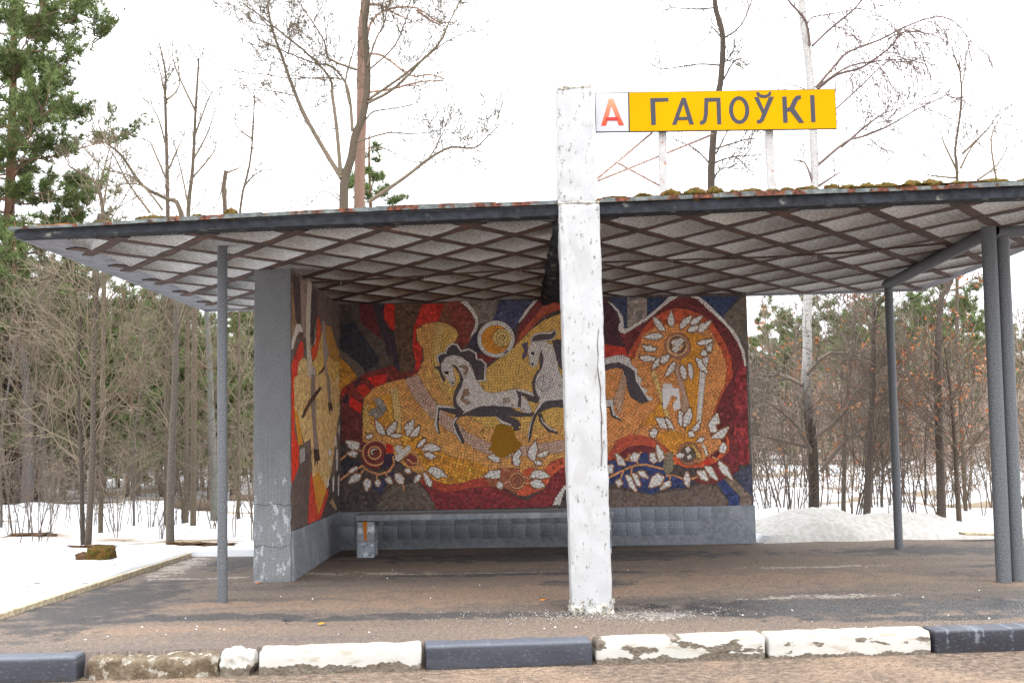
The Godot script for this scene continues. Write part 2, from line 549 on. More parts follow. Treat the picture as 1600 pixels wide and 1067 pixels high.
func build_ground():
	var xs := axis_steps([[-200.0, -40.0, 16.0], [-40.0, -16.0, 2.0], [-16.0, -5.0, 0.25], [-5.0, -3.0, 0.08], [-3.0, 16.0, 0.25], [16.0, 40.0, 2.0], [40.0, 200.0, 16.0]])
	var zs := axis_steps([[-300.0, -60.0, 12.0], [-60.0, -30.0, 0.6], [-30.0, -12.6, 0.25], [-12.6, -11.8, 0.05], [-11.8, -6.0, 0.25], [-6.0, 10.0, 2.0], [10.0, 200.0, 20.0]])
	var b := Buf.new()
	var dirt := FastNoiseLite.new()
	dirt.seed = 77
	dirt.frequency = 0.3
	dirt.fractal_octaves = 4
	for z in zs:
		for x in xs:
			b.v.append(Vector3(x, ground_y(x, z), z))
			var k := dirt.get_noise_2d(x * 0.7, z * 1.6)
			var lim := 0.3 if z > -18 else 0.2
			if z < -20.5 and z > -24 and x < 0: lim = -0.05
			if z < -26 and x > 0: lim = 0.1
			var t := smoothstep(lim, lim + 0.08, k) * (1.0 if z < -13.2 else 0.0)
			b.c.append(Color(0.5, 0.5, 0.507).lerp(Color(0.16, 0.115, 0.075).lerp(Color(0.25, 0.19, 0.12), dirt.get_noise_2d(x * 5, z * 5) + 0.5), t))
	var w := xs.size()
	for j in zs.size() - 1:
		for i in w - 1:
			var k := j * w + i
			b.i.append_array(PackedInt32Array([k, k + 1, k + w, k + 1, k + w + 1, k + w]))
	var st := SurfaceTool.new()
	st.create_from(b.mesh(), 0)
	st.generate_normals()
	var g := put("snow_ground", st.commit(), M.snow)
	tag(g, "snow covered woodland floor with patches of brown leaf litter", "", "", "structure")
	# road
	b = Buf.new()
	for p in [[-80.0, kerb_z(-80) - 0.05], [-8.0, kerb_z(-8) - 0.05], [8.0, kerb_z(8) - 0.05], [80.0, kerb_z(80) - 0.05]]:
		b.v.append(Vector3(p[0], -0.13, maxf(p[1], -13.0)))
		b.v.append(Vector3(p[0], -0.13, 6.0))
	for k in 3: b.i.append_array(PackedInt32Array([k * 2, k * 2 + 2, k * 2 + 1, k * 2 + 2, k * 2 + 3, k * 2 + 1]))
	g = put("road", b.mesh(), M.road)
	tag(g, "brown gritty road surface in front of the kerb", "", "", "structure")
	build_pavement()

func build_pavement():
	# sheet mapped in metres; stains, sand drifts, wet and icy patches have shapes of their own
	var x0 := -5.0
	var z0 := -12.75
	var w := 11.6
	var h := 6.6
	var W := 2048
	var H := 1165
	var ns := []
	for p in [[201, 0.0045, 4], [202, 0.02, 4], [203, 0.35, 2], [204, 0.11, 3], [205, 0.0035, 5]]:
		var n := FastNoiseLite.new()
		n.seed = p[0]
		n.frequency = p[1]
		n.fractal_octaves = p[2]
		var im: Image
		if p[0] == 201:
			im = n.get_image(W / 4, H * 1, false, false, false)
			im.resize(W, H, Image.INTERPOLATE_BILINEAR)
		else: im = n.get_image(W, H, false, false, false)
		im.convert(Image.FORMAT_L8)
		ns.append(im.get_data())
	var A: PackedByteArray = ns[0]
	var B: PackedByteArray = ns[1]
	var C: PackedByteArray = ns[2]
	var D: PackedByteArray = ns[3]
	var K: PackedByteArray = ns[4]
	# [x, z, half width, half depth, kind]: 0 dark damp, 1 sand, 2 pale, 3 wet
	var spots := [[-2.1, -7.82, 1.15, 0.16, 0], [-0.6, -7.75, 1.2, 0.16, 0], [-2.9, -7.35, 1.6, 0.16, 1], [-1.4, -8.35, 1.6, 0.28, 1], [0.0, -8.7, 1.7, 0.5, 1], [-3.1, -8.6, 0.55, 1.6, 0],
		[2.7, -10.15, 0.62, 0.10, 2], [-2.8, -10.1, 0.6, 0.07, 2], [-1.5, -10.25, 0.7, 0.10, 2], [-0.5, -10.12, 1.0, 0.05, 2],
		[2.0, -7.85, 1.4, 0.45, 3], [3.4, -7.8, 1.3, 0.36, 3], [2.2, -8.35, 0.6, 0.12, 2], [2.6, -7.3, 0.9, 0.1, 3], [4.5, -8.3, 1.0, 0.25, 0], [4.6, -10.0, 0.9, 0.16, 0],
		[2.2, -9.3, 1.9, 0.5, 1], [0.4, -11.4, 2.3, 0.5, 0], [-2.6, -11.3, 0.6, 0.8, 0], [0.9, -7.62, 0.35, 0.2, 2], [-3.25, -11.0, 0.2, 0.9, 2], [4.2, -11.4, 1.2, 0.5, 0], [0.2, -10.0, 1.4, 0.12, 0], [0.6, -9.3, 0.4, 0.3, 0], [3.93, -8.9, 0.3, 0.16, 1], [-2.2, -8.48, 0.34, 0.13, 1]]
	var rows := []
	for s in spots: rows.append([(s[0] - x0) / w * W, (s[1] - z0) / h * H, s[2] / w * W, s[3] / h * H, s[4]])
	var px := PackedByteArray()
	px.resize(W * H * 3)
	var rg := PackedByteArray()
	rg.resize(W * H)
	var base_c := Vector3(0.43, 0.38, 0.345)
	var tint := [Vector3(0.275, 0.262, 0.258), Vector3(0.535, 0.445, 0.375), Vector3(0.72, 0.69, 0.65), Vector3(0.22, 0.22, 0.23)]
	for y in H:
		var live := []
		for r in rows:
			if absf(y - r[1]) < r[3] * 1.7: live.append(r)
		for x in W:
			var k := y * W + x
			var c := base_c
			var na := A[k] / 255.0 - 0.5
			var nb := B[k] / 255.0 - 0.5
			var sand := clampf((na * 1.6 + nb * 0.7) * 2.4 + 0.3, 0, 1)
			c = c.lerp(Vector3(0.485, 0.418, 0.365), sand * 0.75)
			c = c.lerp(Vector3(0.31, 0.288, 0.275), clampf((-na * 1.4 + nb * 0.5) * 3.0 - 0.25, 0, 1) * 0.8)
			var rough := 0.9
			for r in live:
				var dx: float = (x - r[0]) / r[2]
				var dy: float = (y - r[1]) / r[3]
				var e := dx * dx + dy * dy
				if e < 2.6:
					var t := clampf((1.0 - e + nb * 2.2 + na * 0.8) * 1.6, 0, 1)
					if r[4] == 2: t = clampf((0.8 - e + nb * 3.5 + (D[k] / 255.0 - 0.5) * 2.5) * 1.8, 0, 1) * 0.75
					c = c.lerp(tint[r[4]], t * (0.85 if r[4] != 1 else 0.75))
					if r[4] == 3: rough = lerpf(rough, 0.16 + 0.5 * clampf(D[k] / 255.0 * 2.2 - 0.9, 0, 1), t)
			if absi(K[k] - 128) < 1 and B[k] > 120: c *= 0.5
			var grain := 1.0 + (C[k] / 255.0 - 0.5) * 0.85 + (D[k] / 255.0 - 0.5) * 0.35
			c *= grain * 0.88
			px[k * 3] = int(clampf(c.x, 0, 1) * 255)
			px[k * 3 + 1] = int(clampf(c.y, 0, 1) * 255)
			px[k * 3 + 2] = int(clampf(c.z, 0, 1) * 255)
			rg[k] = int(rough * 255)
	var m := StandardMaterial3D.new()
	m.albedo_texture = ImageTexture.create_from_image(Image.create_from_data(W, H, false, Image.FORMAT_RGB8, px))
	m.roughness_texture = ImageTexture.create_from_image(Image.create_from_data(W, H, false, Image.FORMAT_L8, rg))
	m.roughness_texture_channel = BaseMaterial3D.TEXTURE_CHANNEL_RED
	m.roughness = 1.0
	m.metallic_specular = 0.4
	var hb := Image.create_from_data(W, H, false, Image.FORMAT_L8, C)
	hb.bump_map_to_normal_map(2.2)
	m.normal_enabled = true
	m.normal_texture = ImageTexture.create_from_image(hb)
	m.normal_scale = 0.8
	var b := Buf.new()
	var nx := 116
	var nz := 66
	for j in nz + 2:
		for i in nx + 1:
			var x := x0 + w * i / nx
			var z := z0 + h * j / nz
			z = minf(z, kerb_z(x) - 0.075)
			var y := soft.get_noise_2d(x * 0.6, z * 0.9) * 0.012 * clampf((kerb_z(x) - z - 0.1) * 2.0, 0, 1)
			if j > nz:
				y = -0.25
				z += 0.03
			b.v.append(Vector3(x, y, z))
			b.t.append(Vector2((x - x0) / w, minf((z - z0) / h, 0.998)))
	for j in nz + 1:
		for i in nx:
			var k := j * (nx + 1) + i
			b.i.append_array(PackedInt32Array([k, k + 1, k + nx + 1, k + 1, k + nx + 2, k + nx + 1]))
	var st := SurfaceTool.new()
	st.create_from(b.mesh(), 0)
	st.generate_normals()
	st.generate_tangents()
	tag(put("pavement", st.commit(), m), "worn asphalt pavement under the shelter with sand drifts and wet patches", "", "", "structure")

# ------------------------------------------------------------------ mosaic
var regs := []

func hexcol(h: String) -> Color: return Color(h).srgb_to_linear()

# tessera colours: glass and stone are stronger than the hex swatches
func glaze(h: String) -> Color:
	var c := hexcol(h)
	var l := c.get_luminance()
	c = c.lerp(Color(l, l, l), 0.03) * lerpf(1.75, 2.3, smoothstep(0.03, 0.25, l))
	return c * minf(1.0, 0.86 / maxf(c.r, maxf(c.g, c.b)))

func patch(motif: String, col: String, size: float, flow, variation: float, l: Array): add_reg(motif, col, size, flow, variation, pg(l))

func add_reg(motif: String, col: String, size: float, flow, variation: float, poly: PackedVector2Array):
	var r := Rect2(poly[0], Vector2.ZERO)
	for p in poly: r = r.expand(p)
	regs.append({"motif": motif, "col": glaze(col), "size": size, "flow": flow, "var": variation, "poly": poly, "box": r})

func ring(motif: String, col: String, size: float, flow, variation: float, x: float, y: float, r: float, ri: float):
	var p := PackedVector2Array()
	for k in 40: p.append(Vector2(x, y) + Vector2.from_angle(TAU * k / 40.0) * r)
	if ri > 0.0:
		p.append(Vector2(x, y) + Vector2.from_angle(-0.004) * r)
		for k in 40: p.append(Vector2(x, y) + Vector2.from_angle(-0.004 - TAU * k / 40.0) * ri)
		p.append(Vector2(x, y) + Vector2.from_angle(0.002) * ri)
	add_reg(motif, col, size, flow, variation, p)

func vine(motif: String, w: float, l: Array):
	for p in Geometry2D.offset_polyline(pg(l), w * 0.55): add_reg(motif, "a8744c", 0.028, 30.0, 0.12, p)

func petal(motif: String, l: Array):
	var p := pg(l)
	for q in Geometry2D.offset_polygon(p, 0.017, Geometry2D.JOIN_ROUND): add_reg(motif, "94613f", 0.026, 20.0, 0.15, q)
	var d := p[p.size() / 2] - p[0]
	var grown := Geometry2D.offset_polygon(p, 0.005)
	if not grown.is_empty(): p = grown[0]
	add_reg(motif, "e6e0da", 0.043, rad_to_deg(d.angle()), 0.05, p)

func lay(limit: PackedVector2Array, to3: Transform3D) -> Dictionary:
	var outs := {}
	var lim := Rect2(limit[0], Vector2.ZERO)
	for p in limit: lim = lim.expand(p)
	for ri in regs.size():
		var R: Dictionary = regs[ri]
		var mot: String = R.motif
		if mot.begins_with("plaster:"):
			if not outs.has(mot): outs[mot] = Buf.new()
			for q in Geometry2D.intersect_polygons(R.poly, limit):
				slab2(outs[mot], q, 0.011, to3, R.col)
			continue
		var own: Buf = outs.get(mot)
		if own == null:
			own = Buf.new()
			outs[mot] = own
		var above := []
		for j in range(ri + 1, regs.size()):
			if regs[j].box.intersects(R.box): above.append(regs[j])
		var box: Rect2 = R.box.intersection(lim)
		var s: float = R.size
		for cell in cells(box, s, R.flow):
			var cb := Rect2(cell[0], Vector2.ZERO)
			for p in cell: cb = cb.expand(p)
			if not cb.intersects(box): continue
			var pieces: Array = Geometry2D.intersect_polygons(cell, R.poly)
			if pieces.is_empty(): continue
			if not lim.encloses(cb):
				var cut := []
				for q in pieces: cut.append_array(Geometry2D.intersect_polygons(q, limit))
				pieces = cut
			for a in above:
				if not a.box.intersects(cb): continue
				var left := []
				for q in pieces:
					for e in Geometry2D.clip_polygons(q, a.poly):
						if not Geometry2D.is_polygon_clockwise(e): left.append(e)
				pieces = left
				if pieces.is_empty(): break
			for q in pieces:
				for f in Geometry2D.offset_polygon(q, -0.0016):
					if f.size() < 3 or Geometry2D.is_polygon_clockwise(f): continue
					var area := 0.0
					for k in f.size(): area += f[k].cross(f[(k + 1) % f.size()])
					if absf(area) * 0.5 < s * s * 0.07: continue
					var v: float = R.var
					var g: float = 1.0 + rng.randf_range(-v, v) * 1.05
					if rng.randf() < v * 0.25: g *= rng.randf_range(0.6, 1.5)
					var c: Color = R.col * g
					c.r *= 1.0 + rng.randf_range(-v, v) * 0.25
					c.b *= 1.0 + rng.randf_range(-v, v) * 0.35
					c.a = 1.0
					slab2(own, f, rng.randf_range(0.004, 0.0085), to3, c)
	return outs

func cells(box: Rect2, s: float, flow) -> Array:
	var o := []
	if flow is Vector2:
		var far := 0.0
		var near := 100.0
		for p in [box.position, box.end, box.position + Vector2(box.size.x, 0), box.position + Vector2(0, box.size.y)]:
			far = maxf(far, flow.distance_to(p))
		near = flow.distance_to(flow.clamp(box.position, box.end))
		var k := maxi(0, int(near / s) - 1)
		while k * s < far:
			var r0 := k * s
			var r1 := r0 + s
			var n := maxi(4, int(TAU * (r0 + s * 0.5) / (s * 1.08)))
			var off := rng.randf()
			for j in n:
				var a0 := TAU * (j + off + rng.randf_range(-0.1, 0.1)) / n
				var a1 := TAU * (j + 1 + off + rng.randf_range(-0.1, 0.1)) / n
				var mid: Vector2 = flow + Vector2.from_angle((a0 + a1) * 0.5) * (r0 + s * 0.5)
				if not box.grow(s).has_point(mid): continue
				var q := PackedVector2Array([flow + Vector2.from_angle(a0) * r1, flow + Vector2.from_angle(a1) * r1])
				q.append(flow + Vector2.from_angle(a1) * r0)
				if r0 > 0: q.append(flow + Vector2.from_angle(a0) * r0)
				if Geometry2D.is_polygon_clockwise(q): q.reverse()
				o.append(q)
			k += 1
		return o
	var a := deg_to_rad(flow)
	var ux := Vector2.from_angle(a)
	var uy := ux.orthogonal()
	var c := box.get_center()
	var R := box.size.length() * 0.5 + s
	var n := int(R / s) + 1
	var bend := rng.randf_range(-0.4, 0.4)
	for j in range(-n, n + 1):
		var off := rng.randf()
		for i in range(-n, n + 1):
			var at := Vector2(i + off, j)
			var mid := c + ux * at.x * s + uy * (at.y + bend * 0.5 * sin(at.x * 0.35)) * s
			if not box.grow(s).has_point(mid): continue
			var q := PackedVector2Array()
			for d in [[-0.5, -0.5], [0.5, -0.5], [0.5, 0.5], [-0.5, 0.5]]:
				var e := Vector2(at.x + d[0] * 1.0 + rng.randf_range(-0.08, 0.08), at.y + d[1] + rng.randf_range(-0.03, 0.03))
				q.append(c + ux * e.x * s + uy * (e.y + bend * 0.5 * sin(e.x * 0.35)) * s)
			if Geometry2D.is_polygon_clockwise(q): q.reverse()
			o.append(q)
	return o

func mural_back():
	patch("wall_base", "453b39", .033, 0, .35, [-196.5,281,272.7,281.9,265.4,34,-197.2,33.2])
	patch("dark", "50463f", .033, 40, .3, [-186,271.5,-170.6,271.2,-169.3,251,-155.3,238.7,-142,229.1,-140.8,217,-132.8,210.2,-132.9,202.2,-150.2,201.1,-147.5,209.1,-163.4,232.1,-175.3,251.1])
	patch("dark", "2e2c34", .033, 50, .35, [-190.1,248.7,-175.3,251.1,-163.4,232.1,-147.5,209.1,-151.6,201.2,-166.2,196.1,-191.5,221.9])
	patch("dark", "5c5149", .033, 45, .25, [-191.5,221.9,-184.8,216.4,-166.2,200.1,-163.6,193.3,-172.3,189.5,-182.2,203,-191.5,211.2])
	patch("dark", "5a2728", .033, 60, .3, [-170.6,271.2,-155.2,271,-151.2,254.8,-146,237.2,-143.4,229.8,-155.3,238.7,-169.3,251])
	patch("dark", "362a33", .033, 60, .3, [-155.2,271,-141.1,270.8,-143.8,261.4,-140.6,250.5,-131.3,239.6,-130,227.6,-126.1,211.4,-125.6,192.7,-132.9,200.8,-132.8,210.2,-140.8,217,-142,229.1,-146,237.2,-151.2,254.8])
	patch("red", "ad2618", .033, 80, .25, [-141.1,271.4,-130.4,271.2,-130.6,239.6,-136.6,243.8,-142.5,254.6,-143.2,262.7])
	patch("brown", "57402f", .033, 80, .4, [-130.4,271.2,-100.2,270.7,-105.7,254,-109.8,244.7,-110.6,229.9,-107.4,216.5,-110.3,195.1,-125,194,-126.8,211.4,-130,227.6,-130.6,239.6])
	patch("rust", "71402f", .033, 70, .35, [-78.3,260.3,-74.8,271,-56.4,272,-57,226.3,-60.5,235.8,-64.4,243.9,-75,248.8,-81.7,249.6])
	patch("rust", "75362b", .033, 60, .35, [-72,273,-57.3,272.1,-45.4,259.7,-40.2,248.9,-42.4,239.5,-47.2,227.5,-55.3,218.3,-61.9,223.7,-66,221.1,-74,221.3,-73.7,248.1,-67,246.6])
	patch("red", "a92a1d", .033, 70, .3, [-100.2,270.7,-74.8,270.3,-78.3,260.3,-81.7,249.6,-95.1,248.5,-105.9,240.6,-107.3,231.2,-100.7,221.7,-99.5,209.6,-103.6,196.4,-110.3,192.5,-107.5,205.8,-110.8,217.9,-110.6,229.9,-109.8,244.7,-105.7,254])
	patch("maroon", "5e2a2b", .033, 0, .3, [-190.7,158.5,-182.9,159.5,-167.4,150.9,-167.5,141.4,-165.1,127,-164,115.1,-168.8,111.7,-185.5,116.7,-190.8,118])
	patch("amber", "9a6a22", .033, 45, .3, [-200.8,239.5,-191.5,211.2,-182.2,203,-172.3,189.5,-179.6,183.6,-189,177.8,-191.6,171.2,-201,171.3])
	patch("tan", "ab7a40", .032, Vector2(-0.13, 3.01), .2, [-167.2,118.2,-167.1,153.5,-164.9,166.9,-154.2,177.3,-139.2,183.5,-114.3,188.1,-105.7,195,-98.5,209.2,-99.8,219.9,-106.1,230.7,-106.7,241.5,-98.1,247.8,-85.2,249.7,-73.1,248.1,-62.5,241.4,-59.7,235,-65.6,222.9,-71.4,208.7,-28.9,197.3,-14.5,207.8,-0.1,218.2,21.6,239.3,36.1,249.9,59.1,258.8,97,261.8,93,89.3,39.9,79.6,-2.6,69.8,-59,68.6,-80.1,71.8,-115.2,85.7,-143.3,110.7])
	patch("pink", "94796a", .032, Vector2(-0.13, 3.01), .15, [-120,186.7,-111,166.7,-93.4,145.2,-72.4,129.3,-44.3,109.1,-30.3,101.8,-9.2,98,47.4,102,93.5,110.4,93.7,119.5,40.6,114.7,-1.9,108.4,-23.1,112.3,-51.2,126.8,-79.2,152,-93.2,170,-103.6,191.4])
	patch("orange", "ae7f45", .032, Vector2(0.72, 2.42), .18, [-105.7,193.6,-100.2,180.7,-86.2,162.7,-65.1,141.2,-40.6,123.1,-19.5,115.7,19.4,115.1,47.8,121.7,93.9,126.5,94.2,142.1,40.9,130.2,-1.7,123.9,-29.9,131.4,-57.9,151.7,-79,173.3,-89.4,194.8,-90.5,219.7,-86.8,237.6,-83.1,249.7,-96,248.5,-106.7,241.5,-105.4,229.3,-99.8,219.9,-98.5,207.7])
	patch("yellow", "b58f48", .032, Vector2(-0.13, 3.01), .14, [-83.1,249.7,-73.1,248.1,-62.5,241.4,-59.7,235,-65.6,222.9,-71.4,208.7,-28.9,197.3,-14.5,207.8,-0.1,218.2,21.6,239.3,36.1,249.9,59.1,258.8,97,261.8,94.2,138.5,40.9,130.2,-1.7,123.9,-29.9,131.4,-57.9,151.7,-79,173.3,-89.4,194.8,-90.5,219.7,-86.8,237.6])
	patch("yellow", "b8985a", .032, Vector2(0.72, 2.42), .12, [-82.4,247.5,-73.9,246.7,-78.3,230.3,-79.9,216,-75.9,194.5,-64.7,175.9,-78.9,180.4,-86.5,194.7,-87.7,219.7,-85.4,237.5])
	patch("olive", "a98647", .033, Vector2(-0.93, 0.93), .25, [-167.4,152.1,-160.2,160.3,-153,163.8,-153.1,151.9,-159.1,141.2,-152,128,-164,127,-166.9,139])
	patch("gold", "b07a2c", .033, 60, .3, [-160.2,160.3,-149.4,166.1,-143.4,169.6,-135,169.5,-132.7,152.7,-128,143.1,-130.5,131.2,-147.2,136.3,-151.9,143.5,-159.1,141.2])
	patch("paleyellow", "b89a62", .035, 80, .12, [-132.6,176.6,-127.8,176.5,-127.3,167,-124.4,155,-124.6,126.4,-130.6,125.9,-132.7,152.7,-135,167.1,-137.4,176.7])
	patch("wave", "6f2c28", .035, 20, .3, [-191,159.2,-191.6,171.2,-189,177.8,-179.6,183.6,-164.9,193.4,-143.6,199.7,-132.9,202.2,-125,194,-109,195.1,-100.9,200.3,-106.3,192.4,-119.7,187.3,-139.7,183,-154.4,177.2,-165.1,166.7,-167.8,153.5,-167.8,146.9,-183.7,153.8])
	patch("wave", "b3231a", .035, -15, .2, [-163.6,189.3,-140.9,193,-139.7,187.6,-141,183,-153,177.8])
	patch("wave", "a92a20", .035, 40, .2, [-173,178.8,-166.3,182.7,-157,174.6,-165.1,166.7,-174.3,176.2])
	patch("wave", "b8241b", .035, 40, .2, [-181,168.3,-167.8,160.1,-168.5,148.2,-182.4,157.7])
	patch("wave", "9b2a22", .035, -40, .25, [-189,176.4,-182.3,179,-186.3,172.4,-191,167.2])
	patch("wave", "3c2533", .035, -40, .25, [-177,182.9,-168.9,189.4,-167.6,186.7,-174.3,178.2])
	patch("wave", "3a2432", .035, 20, .25, [-188.3,167.1,-183.7,172.4,-182.4,167,-183.7,159.7,-189.7,161.8])
	patch("greypatch", "78706a", .05, 30, .25, [-154.2,165,-147,166.1,-142.3,160,-139.9,152.8,-145.9,145.8,-151.9,143.5,-160.3,147.2,-157.8,154.3,-150.7,155.4])
	patch("amber", "bf8128", .034, Vector2(0.78, 5.42), .4, [-123.3,135.8,-114.8,132.8,-98.6,121.3,-92.3,112.7,-73.4,101.8,-58.6,98.1,-41,93.6,-28.4,87.8,-29.2,82.2,-44.8,74,-59,70,-73.8,69.6,-87.1,71.9,-97.6,83.3,-104.5,94.6,-115.1,101.8,-125.5,117.5])
	patch("redband", "9c3c2a", .032, Vector2(-0.58, 1.80), .25, [-106.1,73.6,-95.5,80.4,-87.1,73.3,-73.8,69.6,-58.9,70.7,-43.4,75.4,-30.7,76.6,-25.2,66.7,-48.5,64.3,-73.2,60.5,-90,65])
	patch("maroon", "76292c", .032, Vector2(-0.43, 1.80), .35, [-104.7,73.6,-90,65,-73.2,60.5,-48.4,65,-27.3,66.7,-11.1,63.7,0.7,55.8,12.6,50.7,33.9,62.9,41.2,76.1,52.7,85.7,61.3,89.1,62.2,68.1,42,43.2,-73.4,41.6,-87.4,43.3,-95.7,60.9])
	patch("darkgrey", "5d5149", .033, 35, .3, [-133.4,69.7,-107.2,71.6,-96.6,62,-87.3,46.5,-87.3,41.8,-152.5,42.9,-146.5,58.1])
	patch("navy", "33344f", .032, 55, .4, [-155.9,72.4,-133.2,85,-133.3,76.8,-142.9,67.5,-147.7,60.5,-157.1,66.5])
	patch("navy", "302d36", .032, 30, .4, [-190.9,108.5,-170.1,95.1,-169,77.3,-188,82.4,-190.9,91.9])
	patch("redorange", "a9492d", .032, Vector2(0.03, 0.72), .25, [9.2,82.7,17.6,87.3,31.8,82.3,41.5,92.8,52.3,96.2,80.8,94.5,80.7,87.4,52.1,85.5,41.2,76.3,33.8,63.4,12.3,54.9,0.4,57.5,10.1,67.3])
	patch("brown", "8a4f37", .032, Vector2(0.03, 0.72), .25, [-32,73.9,-25.3,83.3,-13.4,87.2,5.7,85.7,10.7,67.3,0.4,57.5,-9,64.1,-25.6,66.1])
	ring("ring", "b07a50", .03, Vector2(0.03, 0.72), .12, 0.030, 0.722, 0.095, 0.074)
	patch("whitecurve", "d8d0c8", .034, -60, .06, [41.7,45,45.5,53.8,54,65.4,60.7,70,60.5,63,55.1,60.7,50,44.9])
	patch("topgrey", "6b6058", .033, 60, .25, [-53.3,273.3,-14.4,273.4,-17.3,259.3,-21.5,249.9,-37.6,246.2,-40.2,252.9,-45.4,263.8])
	patch("navy", "3f4058", .033, 50, .35, [-14.4,273.4,29.8,272.6,17.5,260,9.3,249.4,1.1,238.8,-12.1,248.4,-21.5,249.9,-17.3,259.3])
	patch("navy", "3a3040", .033, 50, .3, [-47.2,227.5,-37.7,239.4,-37.9,223.3,-30,212.5,-32.7,211.2,-42,216.7,-47.3,219.5])
	patch("maroon", "6e2c2e", .033, -45, .25, [1.5,222.7,9.2,245.4,17.4,256,29.8,272.6,41.8,272.4,22.7,250.5,11.8,238.6])
	patch("redband", "94442f", .033, -40, .25, [0.7,218.7,11.8,238.6,22.7,250.5,40.5,272.5,60.6,272.1,60.4,262,46.9,259.5,33.4,251.7,21.1,239.8,7.5,225.9])
	patch("maroon", "6b2a2a", .032, -30, .25, [-55.3,218.3,-32.7,211.9,-12.7,210.2,-4.7,214.8,-15.4,208.3,-28.9,200.5,-39.5,207.3])
	patch("whitecurve", "d2cac2", .032, Vector2(-0.63, 2.51), .07, [-58,272.7,-49.9,272.6,-42.7,263.7,-37.5,254.2,-36.9,246.1,-39.7,238.1,-45.1,232.9,-47.2,226.9,-45.7,235.5,-41.6,243.5,-40.9,250.2,-44.1,258.4,-49.4,265.2])
	patch("whitecurve", "d2cac2", .03, -50, .07, [25.7,272.7,30,272.6,20.2,261.3,13.3,252,7.9,246.1,7.9,249.4,14.8,260.1])
	ring("sun", "d8d0c6", .032, Vector2(-0.18, 2.29), .06, -0.178, 2.294, 0.208, 0.000)
	ring("sun", "c98326", .032, Vector2(-0.18, 2.29), .15, -0.182, 2.292, 0.160, 0.000)
	ring("sun", "c2a35e", .034, Vector2(-0.11, 2.31), .12, -0.114, 2.307, 0.104, 0.000)
	patch("sun", "6b6460", .033, 40, .1, [-10.3,213.5,-6,217.2,-4,215,-8,212.4])
	patch("arch", "612628", .034, Vector2(1.83, 2.06), .35, [104.4,274.8,106.9,263.9,118.6,250.3,119.5,235.5,124.8,232.7,152,249.7,168.4,262.9,180.7,272.8,208.9,272.8,221.9,262,241.2,238.9,256.5,215.8,260,194.4,260,85.8,84.2,88.6])
	patch("greyright", "5e544b", .033, 50, .25, [232.1,247.1,259.8,272.9,266.4,272.7,263.9,85.7,258,85.8,260.4,194.4,256.5,215.8,241.2,238.9])
	patch("navy", "2d3752", .034, 45, .35, [206.2,273.8,256.4,272.9,234.9,249,221.9,262])
	patch("navy", "333850", .034, 70, .35, [109.8,274,130.5,273.7,129,238.7,125.6,237.4,124,252.9])
	patch("grey", "756a62", .042, 0, .3, [129.9,273.7,151.9,273.3,151.3,250.4,131.6,238.7,129,238.7])
	patch("navy", "2d3650", .034, 50, .3, [151.9,273.3,176.7,272.9,163,259.6,151.4,251.8])
	patch("archdark", "44252e", .034, 40, .3, [88.3,272.3,110.9,266.6,118.6,250.3,118.2,236.9,127.1,217.9,87.2,224])
	patch("red", "a32d20", .034, 10, .25, [87.2,224.6,125.8,218,128.8,204.5,86.7,202.6])
	patch("redorange", "a04429", .034, Vector2(1.84, 2.06), .25, [126.8,207.3,146.3,237.7,156,248.3,168.2,256.2,181.7,261.1,195.1,260.1,210.9,253.5,225.3,241.8,236.7,222.8,244.1,205.3,245.4,182.6,234.9,168.1,223.4,141.8,216.4,86.5,84.2,88.6,86.7,202.6])
	patch("tan", "b0733f", .034, Vector2(1.84, 2.06), .18, [136.1,205.8,145.5,231,159.7,240.2,178.6,243.9,199.9,242.2,221.1,236.5,232.4,214.9,239.1,194.7,236.5,176.1,228.7,160.3,221.4,141.8,212.4,86.5,84.2,88.6,86.6,197.2,125.4,201.9])
	patch("tan", "b27440", .034, 70, .15, [86.5,191.9,115.9,196.1,122.4,191.3,116.6,171.4,107,158.3,85.7,157.3])
	patch("pink", "95765f", .032, 70, .15, [122.4,191.3,126.9,183.2,122.9,156.7,119.2,142.2,114.8,148.9,111,159.6,116.6,171.4])
	patch("amber", "bd7d26", .032, 80, .2, [186.2,231.7,203.7,234.1,218.1,225.8,212.2,208.5,207.6,188.6,201.8,86.7,184.6,87,194.6,155.5,191.2,175.5,187.8,195.6,188.6,222.3])
	patch("amber", "bd7d26", .032, 40, .2, [140.8,131.2,154.5,145.6,165.6,162.6,170.5,148,175.3,130.7])
	patch("paleyellow", "b9985a", .034, 66, .12, [153.7,190.8,159.1,192,167.6,161.3,169.3,153.3,176.7,132,181.5,116,174.9,116.1,170.1,132.1,165.3,153.3,155.5,184.1])
	patch("stem", "8f7260", .032, 75, .12, [178.6,197,185.2,198.3,189.9,175.5,195.9,152.8,194,134.3,186,134.5,186.9,164.9,183.4,179.6])
	patch("whitestripe", "d6cec6", .034, 85, .05, [208.3,189.9,215.4,189.8,208.3,134.1,203,134.2])
	patch("plaster:damage", "b9b3b2", 0, 0, 0, [165.8,171.3,174.5,172.5,184.5,171,185.8,149,178.4,146.5,177.3,153.2,182.8,161,176.3,163.8,170.6,150.6,166.5,148,166.2,160])
	patch("plaster:damage", "9d9690", 0, 0, 0, [167.3,177.2,176.6,176.4,177.8,172.4,166.5,171.9])
	patch("redsquares", "7c2b2f", .042, 0, .5, [246.7,182.6,257.4,205.1,260,194.4,260,85.8,243.5,86,243.8,154.7])
	patch("redband", "a2452f", .032, Vector2(1.37, 0.80), .2, [104,99.6,113.9,115.3,130,121.1,145.9,119.2,160,112.9,170.9,103.3,166,98.6,153.5,106.7,142.4,109.3,126.5,107.2,110.2,93.2,103.8,91.7])
